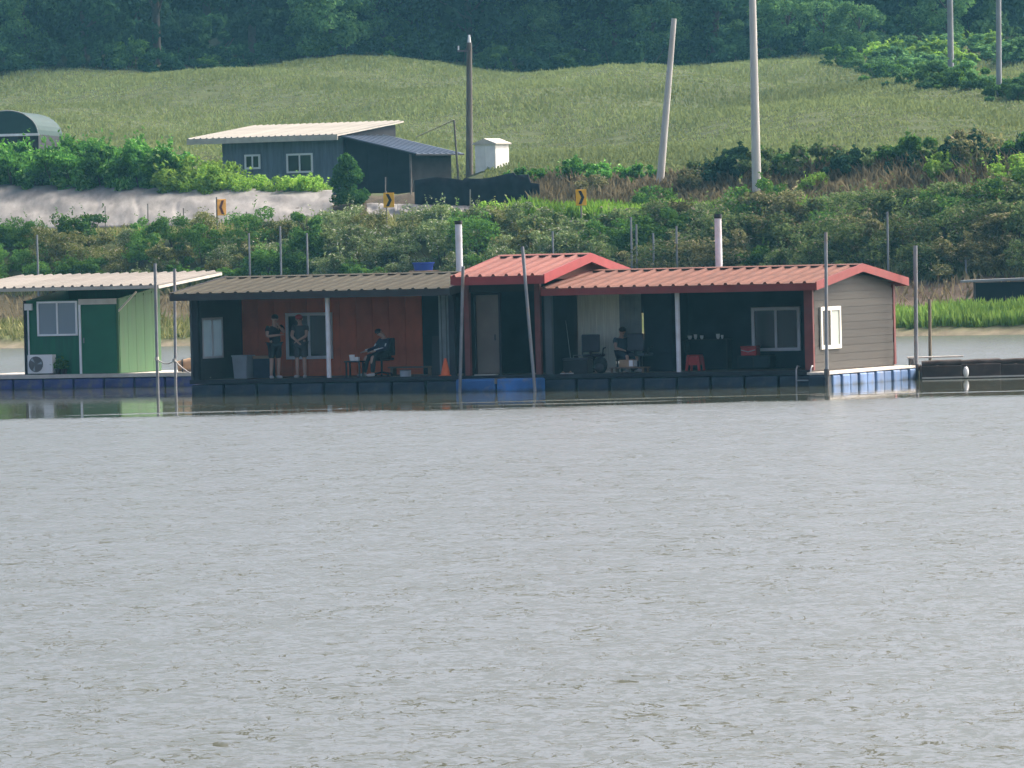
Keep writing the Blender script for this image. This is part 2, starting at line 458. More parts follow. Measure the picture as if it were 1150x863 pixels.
stops = [(-50, (.10, .085, .06)), (.4, (.22, .19, .13)), (1.4, (.09, .12, .035)), (5.5, (.10, .11, .04)), (6.2, (.115, .085, .062)), (11.5, (.12, .09, .065)),
         (12.5, (.075, .085, .034)), (18, (.065, .08, .032)), (20, (.055, .09, .025)), (27.5, (.055, .10, .024)), (29, (.095, .076, .056)), (33, (.09, .075, .05)),
         (34.5, (.072, .090, .037)), (170, (.075, .093, .038)), (260, (.072, .090, .037))]
ss = [a for a, _ in stops]
C = np.stack([np.interp(S, ss, [c[k] for _, c in stops]) for k in range(3)] + [np.ones_like(S)], -1)
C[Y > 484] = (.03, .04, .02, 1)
C[(X < -3) & (S > 2) & (S < 12)] = C[(X < -3) & (S > 2) & (S < 12)] * .6 + np.array((.11, .11, .045, 1)) * .4
lay = gme.color_attributes.new('soil', 'FLOAT_COLOR', 'POINT')
lay.data.foreach_set('color', C.astype(np.float32).ravel())
tag(mesh_obj('ground', gme), kind='structure')

rx = np.arange(-60, 60.1, 1.5)
RP = np.stack([np.stack([rx, shore(rx) + s, np.full_like(rx, 0)], -1) for s in (20.6, 22.2, 24, 25.6)])
for i in range(4):
    RP[i, :, 2] = ground(RP[i, :, 0], RP[i, :, 1]) + .03
tag(mesh_obj('road', grid_mesh('road', RP, M['asphalt'])), kind='structure')

wm, t_, N_, K_, b_ = nodes_of('lake_water')
geo = N_.new('ShaderNodeNewGeometry')
b_.inputs['Base Color'].default_value = (.074, .082, .050, 1)
b_.inputs['Roughness'].default_value = .12
b_.inputs['IOR'].default_value = 1.40
b_.inputs['Specular IOR Level'].default_value = .5
sep = N_.new('ShaderNodeSeparateXYZ'); K_.new(geo.outputs['Position'], sep.inputs[0])
# lee of the floating cabins: the ripples die out between the two edges
edge = N_.new('ShaderNodeTexNoise'); edge.inputs['Scale'].default_value = .22; edge.inputs['Detail'].default_value = 6
mpe = N_.new('ShaderNodeMapping'); mpe.inputs['Scale'].default_value = (1, .35, 1)
K_.new(geo.outputs['Position'], mpe.inputs[0]); K_.new(mpe.outputs[0], edge.inputs['Vector'])
def math_(op, a, b=None, cl=False):
    n = N_.new('ShaderNodeMath'); n.operation = op; n.use_clamp = cl
    for i, v in ((0, a), (1, b)):
        if v is None: continue
        if isinstance(v, (int, float)): n.inputs[i].default_value = v
        else: K_.new(v, n.inputs[i])
    return n.outputs[0]
yy = math_('ADD', sep.outputs['Y'], math_('MULTIPLY', math_('SUBTRACT', edge.outputs[0], .5), 6.0))
front = math_('DIVIDE', math_('SUBTRACT', 163.4, yy), 2.2, True)
back = math_('DIVIDE', math_('SUBTRACT', yy, 196.0), 8.0, True)
streak = N_.new('ShaderNodeTexNoise'); streak.inputs['Scale'].default_value = .5; streak.inputs['Detail'].default_value = 3
mps = N_.new('ShaderNodeMapping'); mps.inputs['Scale'].default_value = (.16, 1.2, 1)
K_.new(geo.outputs['Position'], mps.inputs[0]); K_.new(mps.outputs[0], streak.inputs['Vector'])
puff = math_('MULTIPLY', math_('SUBTRACT', streak.outputs[0], .57), 14.0, True)
puff = math_('MULTIPLY', puff, math_('DIVIDE', math_('SUBTRACT', 174.0, yy), 4.0, True))
rip = math_('MAXIMUM', math_('MAXIMUM', front, back), math_('MULTIPLY', puff, .8))
def slope(scale, sx, det, dist, k):
    n = N_.new('ShaderNodeTexNoise'); n.inputs['Scale'].default_value = scale; n.inputs['Detail'].default_value = det
    n.inputs['Roughness'].default_value = .6; n.inputs['Distortion'].default_value = dist
    mp = N_.new('ShaderNodeMapping'); mp.inputs['Scale'].default_value = (sx, 1, 1); mp.inputs['Rotation'].default_value = (0, 0, .12)
    K_.new(geo.outputs['Position'], mp.inputs[0]); K_.new(mp.outputs[0], n.inputs['Vector'])
    v = N_.new('ShaderNodeVectorMath'); v.operation = 'SUBTRACT'; v.inputs[1].default_value = (.5, .5, .5); K_.new(n.outputs['Color'], v.inputs[0])
    w = N_.new('ShaderNodeVectorMath'); w.operation = 'MULTIPLY'; w.inputs[1].default_value = (k * .6, k, 0); K_.new(v.outputs[0], w.inputs[0])
    return w.outputs[0]
def vadd(a, b):
    n = N_.new('ShaderNodeVectorMath'); n.operation = 'ADD'; K_.new(a, n.inputs[0])
    if isinstance(b, tuple): n.inputs[1].default_value = b
    else: K_.new(b, n.inputs[1])
    return n.outputs[0]
K_.new(math_('ADD', math_('MULTIPLY', rip, .20), .04), b_.inputs['Roughness'])
gust = N_.new('ShaderNodeTexNoise'); gust.inputs['Scale'].default_value = .09; gust.inputs['Detail'].default_value = 4
K_.new(mpe.outputs[0], gust.inputs['Vector'])
gst = math_('ADD', math_('MULTIPLY', math_('MULTIPLY', math_('SUBTRACT', gust.outputs[0], .32), 2.8, True), .75), .62)
amp = math_('ADD', math_('MULTIPLY', math_('MULTIPLY', rip, gst), .985), .015)
sv = vadd(slope(.6, 1.0, 2, .3, .10), vadd(slope(2.3, 2.0, 4, .8, .34), slope(6.5, 2.0, 3, .5, .44)))
# sparse steeper wavelets, in patches
cr = N_.new('ShaderNodeTexNoise'); cr.inputs['Scale'].default_value = 1.5; cr.inputs['Detail'].default_value = 4; cr.inputs['Distortion'].default_value = .8
mpc = N_.new('ShaderNodeMapping'); mpc.inputs['Scale'].default_value = (1.7, 1, 1); mpc.inputs['Rotation'].default_value = (0, 0, -.1)
K_.new(geo.outputs['Position'], mpc.inputs[0]); K_.new(mpc.outputs[0], cr.inputs['Vector'])
line = math_('DIVIDE', math_('SUBTRACT', .022, math_('ABSOLUTE', math_('SUBTRACT', cr.outputs[0], .5))), .022, True)
pt = N_.new('ShaderNodeTexNoise'); pt.inputs['Scale'].default_value = .45; pt.inputs['Detail'].default_value = 5; pt.inputs['Roughness'].default_value = .7
K_.new(mpc.outputs[0], pt.inputs['Vector'])
steep = math_('MULTIPLY', math_('MULTIPLY', line, math_('MULTIPLY', math_('SUBTRACT', pt.outputs[0], .41), 7.0, True)), -.66)
cv = N_.new('ShaderNodeCombineXYZ'); K_.new(steep, cv.inputs[1])
sv = vadd(sv, cv.outputs[0])
sc_ = N_.new('ShaderNodeVectorMath'); sc_.operation = 'SCALE'; K_.new(sv, sc_.inputs[0]); K_.new(amp, sc_.inputs['Scale'])
nn_ = N_.new('ShaderNodeVectorMath'); nn_.operation = 'NORMALIZE'; K_.new(vadd(sc_.outputs[0], (0, 0, 1)), nn_.inputs[0])
K_.new(nn_.outputs[0], b_.inputs['Normal'])
wo = MB(); wo.add([(-150, -12, 0), (150, -12, 0), (150, 305, 0), (-150, 305, 0)], [(0, 1, 2, 3)])
tag(wo.build('water', wm), kind='structure')

hm = bpy.data.materials.new('haze_air'); hm.use_nodes = True
hm.node_tree.nodes.remove(hm.node_tree.nodes['Principled BSDF'])
pv = hm.node_tree.nodes.new('ShaderNodeVolumePrincipled')
pv.inputs['Color'].default_value = (.26, .74, 1.0, 1)
pv.inputs['Density'].default_value = .00015
pv.inputs['Anisotropy'].default_value = .0
hm.node_tree.links.new(pv.outputs[0], hm.node_tree.nodes['Material Output'].inputs['Volume'])
tag(MB().box(-152, 152, -14, 703, -4.2, 72).build('haze', hm), 'pale blue summer haze over the water and the hillside', 'haze', kind='stuff')

# ------------------------------------------------------------------ vegetation builders
def leaf_quads(P, out, size, jitter=.9, slim=.5, up=0.0):
    """one diamond leaf at each point, facing roughly along out"""
    n = len(P)
    nr = out + rng.normal(0, jitter, (n, 3)); nr[:, 2] += up
    nr /= np.linalg.norm(nr, axis=1, keepdims=True) + 1e-9
    a = rng.normal(0, 1, (n, 3)); u = np.cross(nr, a); u /= np.linalg.norm(u, axis=1, keepdims=True) + 1e-9
    w = np.cross(nr, u)
    s = size * rng.uniform(.55, 1.35, (n, 1))
    return np.stack([P + u * s, P + w * s * slim, P - u * s, P - w * s * slim], 1)

def clump_points(cl, rad, per):
    """points on lumpy shells round the clump centres, with the outward direction"""
    k = len(cl)
    d = rng.normal(0, 1, (k, per, 3)); d /= np.linalg.norm(d, axis=2, keepdims=True)
    r = rad[:, None, None] * rng.uniform(.35, 1.08, (k, per, 1)) ** .5
    P = cl[:, None, :] + d * r * np.array((1, 1, .75))
    return P.reshape(-1, 3), d.reshape(-1, 3)

def make_tree(h, w, base, ncl, per, leaf, m, kind='round'):
    """returns (trunk mesh, crown mesh)"""
    cl = []
    while len(cl) < ncl:
        p = rng.uniform(-1, 1, 3)
        q = np.linalg.norm(p)
        if q > 1 or q < .45: continue
        zz = p[2] * .5 + .5
        prof = 1.0 if kind == 'round' else (1.05 - .85 * zz)
        cl.append((p[0] * w * .5 * prof, p[1] * w * .5 * prof, base + zz * (h - base)))
    cl = np.array(cl)
    rad = rng.uniform(.10, .20, len(cl)) * w * (1.0 if kind == 'round' else .8)
    P, D = clump_points(cl, rad, per)
    crown = quads_mesh('crown', leaf_quads(P, D, leaf, up=.4), m)
    tr = MB()
    lean = rng.uniform(-.03, .03, 2)
    tr.tube([(0, 0, -.4), (lean[0] * h * .3, lean[1] * h * .3, h * .3), (lean[0] * h, lean[1] * h, h * .6), (lean[0] * h, lean[1] * h, h * .9)],
            [h * .022, h * .016, h * .011, h * .003], 7)
    for c in cl[::4]:
        z0 = max(base * .6, c[2] * .62)
        k = min(z0 / h, 1) * h
        tr.tube([(lean[0] * k, lean[1] * k, z0), (c[0] * .5, c[1] * .5, lerp(z0, c[2], .6)), tuple(c)], [h * .007, h * .005, h * .002], 5, False)
    return tr.mesh('trunk', M['bark']), crown

def make_shrub(h, w, ncl, per, leaf, m, slim=.5):
    cl = np.stack([rng.uniform(-.5, .5, ncl) * w, rng.uniform(-.35, .35, ncl) * w, rng.uniform(.05, .82, ncl) * h], 1)
    cl[:, :2] *= (1.15 - .6 * (cl[:, 2:3] / h) ** 2)
    rad = rng.uniform(.12, .26, ncl) * min(h, w)
    P, D = clump_points(cl, rad, per)
    # loose shoots that break the outline
    k = max(6, ncl // 2)
    for c in cl[rng.integers(0, ncl, k)]:
        n = 12
        t = rng.uniform(0, 1, (n, 1)) * rng.uniform(.25, .5) * h
        v = np.array((rng.normal(0, .3), rng.normal(0, .3), 1.0))
        P = np.concatenate([P, c + v * t + rng.normal(0, .03, (n, 3))]); D = np.concatenate([D, rng.normal(0, 1, (n, 3))])
    P[:, 2] = np.maximum(P[:, 2], .02)
    fo = quads_mesh('foliage', leaf_quads(P, D, leaf, slim=slim, up=.3), m)
    st = MB()
    for c in cl[:: max(1, ncl // 6)]:
        st.tube([(c[0] * .2, c[1] * .2, -.3), (c[0] * .6, c[1] * .6, c[2] * .5), tuple(c)], [.035, .025, .012], 5, False)
    return st.mesh('stem', M['stem']), fo

def plant(name, meshes, loc, label, cat, group=None, rz=0, sc=(1, 1, 1), m=None, names=('trunk', 'crown')):
    e = empty(name, loc, rz)
    e.scale = sc
    tag(e, label, cat, group)
    mesh_obj(names[0], meshes[0], e)
    o = mesh_obj(names[1], meshes[1], e)
    if m:
        o.material_slots[0].link = 'OBJECT'; o.material_slots[0].material = m
    return e

def blades(name, P, hmin, hmax, wid, m, label, cat, lean=.3, kind='stuff'):
    """thin upright grass blades at the ground points P: one mass"""
    n = len(P)
    hh = rng.uniform(hmin, hmax, n) * (1 + .35 * np.sin(P[:, 0] * .35 + P[:, 1] * .2))
    an = rng.uniform(0, math.pi, n)
    sx = np.stack([np.cos(an), np.sin(an), np.zeros(n)], 1) * (wid * rng.uniform(.6, 1.4, n))[:, None]
    tip = P + np.stack([rng.normal(0, lean, n) * hh, rng.normal(0, lean, n) * hh, hh], 1)
    mid = P * .45 + tip * .55; mid[:, 2] += hh * .08
    V = np.stack([P - sx * .6, P + sx * .6, mid + sx * .75, tip, mid - sx * .75], 1)
    return tag(mesh_obj(name, quads_mesh(name, V, m)), label, cat, kind=kind)

# ------------------------------------------------------------------ the wood behind the field
TREES = [make_tree(12, 8.0, 1.2, 46, 150, .26, M['wood_leaf']), make_tree(13, 7.0, .8, 46, 150, .24, M['wood_leaf']),
         make_tree(10, 7.5, .6, 42, 160, .25, M['wood_leaf']), make_tree(14, 6.0, 1.0, 50, 140, .22, M['wood_leaf'], 'cone'),
         make_tree(11, 9.0, 1.0, 52, 150, .26, M['wood_leaf'])]
for rank, (dy, step, n0) in enumerate(((487, 5.2, 0), (499, 5.0, 1), (514, 5.6, 2), (535, 6.0, 3), (560, 7.0, 4))):
    half = 44 + rank * 3
    for i, x in enumerate(np.arange(-half, half, step)):
        xx = x + rng.uniform(-1.6, 1.6); yy_ = dy + rng.uniform(-3, 3)
        k = int(rng.integers(0, 5)); s = rng.uniform(.8, 1.2)
        if rank == 0 and 17 < xx < 31:      # the clearing at the right
            continue
        mm = [M['wood_leaf'], M['wood_leaf_b'], M['wood_leaf']][int(rng.integers(0, 3))]
        plant('forest_tree', TREES[k], (xx, yy_, gz(xx, yy_) - .3),
              ['dark green tree at the field edge of the wood', 'dark green tree inside the wood, behind the front trees', 'dark green tree high up the wooded slope'][min(rank, 2)],
              'tree', ['trees along the edge of the wood', 'trees of the second row of the wood', 'trees up the wooded slope'][min(rank, 2)],
              rng.uniform(0, 6.28), (s * rng.uniform(.9, 1.15), s, s * rng.uniform(.9, 1.15)), mm)
# lighter trees that stand out in front of the wood
for px, dd, k, s, lab in ((372, 481, 4, .62, 'light green rounded tree left of the dark utility pole, at the wood'), (735, 483, 2, .5, 'lighter green tree just left of the leaning pole top'),
                          (600, 484, 0, .42, 'small lighter green tree between the two nearer poles, at the wood'), (925, 478, 2, .46, 'rounded bushy tree right of the tall concrete pole'),
                          (30, 484, 2, .55, 'light green tree at the far left end of the wood'), (1010, 492, 4, .75, 'yellowish green tree left of the grey pole at the clearing'),
                          (1115, 496, 0, .8, 'yellowish green tree above the clearing at the right edge'), (465, 486, 1, .5, 'mid green tree just left of the dark utility pole'),
                          (560, 488, 2, .62, 'mid green tree just right of the dark utility pole, at the wood'), (670, 487, 4, .5, 'bushy green tree right of the small lighter tree, at the wood'), (800, 485, 1, .55, 'mid green tree between leaning pole and concrete pole'),
                          (885, 483, 4, .5, 'broad green tree touching the concrete pole on its right'), (965, 472, 2, .42, 'low rounded tree coming down onto the field at the right'), (1065, 478, 1, .55, 'mid green tree right of the far grey pole'), (420, 484, 1, .5, 'mid green tree right of the light rounded tree')):
    p = at(px, 70, dd)
    plant('field_edge_tree', TREES[k], (p.x, dd, gz(p.x, dd) - .2), lab, 'tree', None, px, (s * 1.1, s, s), M['wood_leaf_light'])
UNDER = [make_shrub(2.2, 3.2, 20, 150, .16, M['wood_leaf']), make_shrub(1.8, 3.6, 22, 150, .16, M['wood_leaf'])]
for i, px in enumerate(range(-60, 1220, 34)):
    dd = 481.5 + rng.uniform(-1.5, 2); p = at(px, 70, dd); s = rng.uniform(.7, 1.3)
    if px > 1000: mm, lab, grp = M['wood_leaf_light'], 'bright green undergrowth bush in the clearing at the right', 'bushes in the clearing'
    else: mm, lab, grp = (M['wood_leaf'] if i % 3 else M['green_shrub']), 'dark undergrowth bush along the foot of the wood', 'bushes at the foot of the wood'
    plant('undergrowth_bush', UNDER[i % 2], (p.x, dd, gz(p.x, dd) - .1), lab, 'bush', grp, px, (s, s, s * rng.uniform(.7, 1.2)), mm, ('stem', 'foliage'))
for i, (px, dd) in enumerate([(px, dd) for dd in (490, 503, 520, 542) for px in range(-70, 1230, 44)]):
    p = at(px + rng.uniform(-14, 14), 40, dd + rng.uniform(-3, 3)); s = rng.uniform(1.2, 2.0)
    plant('forest_understory', UNDER[i % 2], (p.x, p.y, gz(p.x, p.y) - .2), 'dark bush growing under the trees of the wood', 'bush', 'understory bushes inside the wood', px, (s * 1.2, s, s), M['wood_leaf'] if i % 2 else M['wood_leaf_b'], ('stem', 'foliage'))
for i, px in enumerate(range(945, 1190, 15)):
    p = hit(px, lerp(80, 108, (px - 945) / 200) + rng.uniform(-5, 5), 330); s = rng.uniform(.45, .85)
    plant('undergrowth_bush', UNDER[i % 2], p - Vector((0, 0, .1)), 'green bush spilling down onto the field at the right', 'bush', 'bushes spilling onto the field', px, (s * 1.2, s, s * .9), M['wood_leaf_light'] if i % 3 else M['green_shrub'], ('stem', 'foliage'))
for i in range(26):
    xx, dd = rng.uniform(25, 36), rng.uniform(455, 492); s = rng.uniform(.5, 1.0)
    plant('undergrowth_bush', UNDER[i % 2], (xx, dd, gz(xx, dd) - .1), 'bright green undergrowth bush in the clearing at the right', 'bush', 'bushes in the clearing',
          i, (s * 1.3, s, s * .8), M['wood_leaf_light'] if i % 3 else M['lime_leaf'], ('stem', 'foliage'))

# ------------------------------------------------------------------ the sloping field and the grasses
def scatter(n, x0, x1, s0, s1, dens=None):
    x = rng.uniform(x0, x1, n); s = rng.uniform(s0, s1, n)
    y = shore(x) + s
    P = np.stack([x, y, ground(x, y) - .03], 1)
    return P if dens is None else P[dens(P, s)]
nf = 420000
u = rng.uniform(0, 1, nf)
y = 292 + 190 * u ** 1.15
x = rng.uniform(-1, 1, nf) * (y * .092 + 5)
keep = (y - shore(x) > 34.5) & (np.sin(x * .25 + 3 * np.sin(y * .07)) + rng.normal(0, .8, nf) > -1.3)
keep &= ~((x > -17) & (x < -1) & (y - shore(x) < 50))
P = np.stack([x, y, ground(x, y) - .03], 1)[keep]
blades('field_grass', P, .10, .25, .05, M['field_leaf'], 'tall olive green grass covering the sloping field', 'grass', .35)
blades('shore_reeds', scatter(17000, 7, 32, 1.2, 4.6), .22, .52, .045, M['reed_leaf'], 'bright green reeds along the right shore', 'reeds', .22)
blades('shore_grass', scatter(8000, -34, 2, 1.0, 6.5), .12, .42, .05, M['strip_leaf'], 'dull olive grass along the left shore', 'grass', .3)
blades('bank_grass', scatter(7000, -34, 34, 11.6, 13.4), .15, .4, .05, M['strip_leaf'], 'pale yellowish grass along the top of the earth bank', 'grass', .35)
blades('road_verge_grass', scatter(17000, .2, 34, 25.8, 28.8), .3, .75, .06, M['verge_leaf'], 'bright green grass on the verge behind the road', 'grass', .3)
blades('roadside_weeds', scatter(9000, -34, 0, 18.5, 27.4), .2, .5, .05, M['strip_leaf'], 'olive weeds along the road below the white sheeting', 'grass', .35)
blades('dry_grass', scatter(13000, 1, 34, 28.6, 33.5), .25, .75, .06, M['dry_leaf'], 'brown dry grass on the low bank below the field', 'grass', .35)
blades('earth_bank_weeds', scatter(2600, -34, 34, 6.5, 11.0), .15, .45, .05, M['dry_leaf'], 'sparse dry weeds on the brown earth bank', 'grass', .4)

# ------------------------------------------------------------------ shrubs on the bank between shore and road
SH = [make_shrub(2.2, 2.6, 26, 150, .085, M['green_shrub']), make_shrub(2.5, 2.2, 26, 150, .08, M['green_shrub']),
      make_shrub(1.8, 2.8, 26, 150, .08, M['green_shrub']), make_shrub(2.4, 2.8, 30, 150, .085, M['green_shrub'], .35), make_shrub(2.0, 2.0, 24, 150, .075, M['green_shrub'], .35)]
def bank_style(px, r):
    if px < 130: return ('green_shrub' if r < .7 else 'olive_shrub'), 'green shrub on the left bank', 'green shrubs on the left bank'
    if px < 300: return ('olive_shrub' if r < .35 else 'green_shrub' if r < .8 else 'pale_shrub'), 'olive shrub on the left bank', 'olive shrubs on the left bank'
    if px < 600: return ('pale_shrub' if r < .6 else 'green_shrub' if r < .85 else 'olive_shrub'), 'pale weedy shrub behind the brown roof', 'pale shrubs behind the brown roof'
    if px < 880: return ('dark_shrub' if r < .5 else 'pale_shrub' if r < .72 else 'green_shrub' if r < .85 else 'brown_shrub'), 'dark weathered shrub behind the red roofs', 'dark shrubs behind the red roofs'
    return ('dark_shrub' if r < .55 else 'brown_shrub' if r < .8 else 'green_shrub'), 'dark brownish shrub on the right bank', 'brownish shrubs on the right bank'
for row, (s0, step, h0) in enumerate(((12.8, 34, .9), (15.0, 31, 1.0), (17.6, 27, .95))):
    for px in range(-70 + row * 12, 1230, step):
        q = px + rng.uniform(-9, 9)
        x = at(q, 260, 280).x
        for _ in range(2): x = at(q, 260, float(shore(x)) + s0).x
        yb = float(shore(x)) + s0 + rng.uniform(-.6, .6)
        if row == 2 and any(abs(q - a) < 17 for a in (249, 437, 653)): continue
        if row < 2 and abs(q - 474) < 16: continue
        mk, lab, grp = bank_style(q, rng.uniform())
        lab = lab.replace('shrub', 'shrub in the ' + ('front', 'middle', 'back')[row] + ' row', 1)
        low = .72 if q < 330 else .80 if q < 600 else .84 if q < 900 else .97
        s = h0 * low * rng.uniform(.75, 1.15)
        plant('bank_shrub', SH[int(rng.integers(0, 5))], (x, yb, gz(x, yb) - .1), lab, 'shrub', grp, rng.uniform(0, 6.28), (s * 1.15, s * 1.15, s * rng.uniform(.85, 1.1)), M[mk], ('stem', 'foliage'))
def on_bank(px, s):
    x = at(px, 240, 285).x
    for _ in range(3): x = at(px, 240, float(shore(x)) + s).x
    yb = float(shore(x)) + s
    return Vector((x, yb, gz(x, yb)))
p = on_bank(344, 14.2)
plant('sapling', make_tree(2.7, 1.5, .9, 16, 130, .075, M['green_shrub']), p, 'small green sapling with a thin bare trunk, behind the brown roof', 'tree')
# crops on the terrace at the left
CR = [make_shrub(2.0, 1.7, 24, 110, .12, M['crop_leaf'], .42), make_shrub(2.2, 1.6, 24, 110, .12, M['crop_leaf'], .42), make_shrub(1.8, 1.8, 24, 110, .12, M['crop_leaf'], .42)]
for row, s0 in enumerate((34.6, 36.0, 37.6)):
    for px in range(-60 + row * 11, 212 - row * 4, 25):
        p = on_bank(px + rng.uniform(-5, 5), s0 + rng.uniform(-.3, .3)); s = rng.uniform(.95, 1.05) * 1.08
        plant('crop_plant', CR[int(rng.integers(0, 3))], p, 'tall leafy crop plant left of the grey hut', 'plant', 'crop plants on the terrace', rng.uniform(0, 6), (s, s, s), None, ('stem', 'foliage'))
LM = [make_shrub(1.5, 2.0, 26, 130, .085, M['lime_leaf'], .4), make_shrub(1.2, 2.2, 26, 130, .085, M['lime_leaf'], .4)]
for i, (px, s0, s) in enumerate(((214, 34.6, 1.5), (230, 34.4, 1.4), (247, 34.5, 1.25), (264, 34.3, 1.1), (282, 34.4, .92), (302, 34.3, .74), (318, 34.2, .82), (336, 34.2, 1.05), (350, 34.3, .75), (222, 35.8, 1.6), (240, 36.0, 1.4), (362, 34.2, .6))):
    plant('lime_bush', LM[i % 2], on_bank(px, s0) - Vector((0, 0, .1)), 'yellow green bush in front of the grey hut', 'bush', 'yellow green bushes before the hut', i, (s, s, s), None, ('stem', 'foliage'))
plant('conical_bush', make_tree(2.3, 2.4, .1, 40, 140, .08, M['cone_leaf'], 'cone'), on_bank(391, 29.8) - Vector((0, 0, .1)), 'dark green conical bush at the corner of the grey hut', 'bush')
# hedge line below the field on the right
HD = [make_shrub(1.3, 2.6, 24, 130, .10, M['dark_shrub']), make_shrub(1.1, 2.2, 22, 130, .10, M['dark_shrub'])]
for i, px in enumerate(list(range(585, 740, 24)) + list(range(800, 1220, 22))):
    p = on_bank(px + rng.uniform(-6, 6), 33.6 + rng.uniform(-.4, .6))
    left = px < 760
    mm = M['crop_leaf'] if left else (M['green_shrub'] if i % 3 == 0 else M['dark_shrub'] if i % 3 == 1 else M['wood_leaf_b'])
    s = rng.uniform(.55, .85) if left else rng.uniform(.85, 1.3)
    plant('hedge_bush', HD[i % 2], p - Vector((0, 0, .15)), 'low bright bush at the field foot before the leaning pole' if left else 'dark hedge bush along the field foot at the right',
          'bush', 'low green bushes at the field foot' if left else 'dark hedge at the field foot', i, (s, s, s), mm, ('stem', 'foliage'))
for px, s0, s, mk, lab in ((1068, 31.5, .95, 'lime_leaf', 'bright green bush in front of the dark hedge at the right'), (1136, 31, 1.0, 'lime_leaf', 'bright green bush at the right edge before the hedge'), (915, 30.5, .6, 'lime_leaf', 'small bright bush right of the concrete pole foot'),
                          (1100, 33.5, 1.25, 'brown_shrub', 'reddish brown bush in the dark hedge at the right'), (780, 31.5, .7, 'brown_shrub', 'brown bush between the leaning pole and the concrete pole'), (735, 28.5, .8, 'green_shrub', 'green bush at the foot of the leaning pole'),
                          (868, 27.6, .6, 'verge_leaf', 'leafy bush at the foot of the tall concrete pole'), (553, 26.2, .75, 'lime_leaf', 'light green bush below the white cabinet'), (665, 31.4, .7, 'brown_shrub', 'brown bush right of the last arrow sign')):
    plant('verge_bush', LM[0], on_bank(px, s0) - Vector((0, 0, .1)), lab, 'bush', None, px, (s, s, s), M[mk], ('stem', 'foliage'))

# ------------------------------------------------------------------ things on land
class Frame:
    """a place with its own axes: x along the front to the right, y to the back"""
    def __init__(self, O, deg):
        self.O = Vector(O); self.a = math.radians(deg); self.c, self.s = math.cos(self.a), math.sin(self.a)
    def w(self, x, y, z):
        return Vector((self.O.x + x * self.c + y * self.s, self.O.y - x * self.s + y * self.c, self.O.z + z))
    def L(self, px, py, yl):
        q = ray(px, py); n = np.array([self.s, self.c, 0]); o = np.array(self.O)
        t = (yl - n @ (CAMP - o)) / (n @ q); P = CAMP + q * t - o
        return P[0] * self.c - P[1] * self.s, P[2]

class Thing:
    def __init__(self, name, fr, org, label, cat, group=None):
        self.o = org
        self.e = tag(empty(name, fr.w(*org), -fr.a), label, cat, group)
    def part(self, name, mb, m, parent=None):
        p = parent or self.e
        o = mb.build(name, M[m] if isinstance(m, str) else m, p, off=self.o if any(self.o) else (0, 0, 0))
        return o
    def piece(self, name, me, loc, rot=(0, 0, 0), parent=None, scale=(1, 1, 1)):
        return mesh_obj(name, me, parent or self.e, (loc[0] - self.o[0], loc[1] - self.o[1], loc[2] - self.o[2]), rot, scale)

def rib_panel(p, length, m, rib=.05, sgn=1):
    poly = [(0, 0, -.012), (p - .004, 0, -.012), (p - .004, 0, 0), (.115, 0, 0), (.085, 0, rib), (.03, 0, rib), (0, 0, 0)]
    return MB().prism(poly, (0, sgn * length, 0)).mesh('roof_panel', m)

def gable_roof(T, x0, x1, y0, yr, y1, ze, zr, m, trim, pitch=.37, fascia=.19, soff='dark_ceiling', rib=.05):
    L1, a1 = math.hypot(yr - y0, zr - ze), math.atan2(zr - ze, yr - y0)
    L2, a2 = math.hypot(y1 - yr, zr - ze), math.atan2(zr - ze, y1 - yr)
    th = .05
    base = MB().prism([(x0 + .02, y0 + .03, ze - .02), (x0 + .02, yr, zr - .02), (x0 + .02, y1 - .03, ze - .02), (x0 + .02, y1 - .03, ze - .02 - th), (x0 + .02, yr, zr - .02 - th), (x0 + .02, y0 + .03, ze - .02 - th)], (x1 - x0 - .04, 0, 0))
    R = T.part('roof', base, soff)
    n = round((x1 - x0) / pitch); p = (x1 - x0) / n
    fm, bm_ = rib_panel(p, L1, M[m], rib), rib_panel(p, L2, M[m], rib, -1)
    for i in range(n):
        T.piece('roof_panel', fm, (x0 + i * p, y0, ze), (a1, 0, 0), R).location
        T.piece('roof_panel', bm_, (x0 + i * p, y1, ze), (-a2, 0, 0), R)
    T.part('ridge_cap', MB().prism([(x0, yr - .22, zr - .22 * math.tan(a1) + rib + .004), (x0, yr, zr + rib + .012), (x0, yr + .22, zr - .22 * math.tan(a2) + rib + .004), (x0, yr, zr + rib - .006)], (x1 - x0, 0, 0)), m, R)
    T.part('ridge_gap_shade', MB().box(x0 + .01, x1 - .01, yr - .20, yr - .15, zr - .20 * math.tan(a1) - .01, zr - .20 * math.tan(a1) + rib + .002), 'black_metal', R)  # black strip painting in the shade of the gaps under the cap
    T.part('front_fascia', MB().box(x0, x1, y0 - .03, y0 + .015, ze - fascia, ze - .014), trim, R)
    T.part('rear_fascia', MB().box(x0, x1, y1 - .015, y1 + .03, ze - fascia, ze - .014), trim, R)
    for xa in (x0 - .035, x1 + .003):
        T.part('rake_trim', MB().prism([(xa, y0 - .03, ze - fascia), (xa, y0 - .03, ze + .03), (xa, yr, zr + .06), (xa, y1 + .03, ze + .03), (xa, y1 + .03, ze - fascia), (xa, yr, zr - fascia * .8)], (.032, 0, 0)), trim, R)
    return R

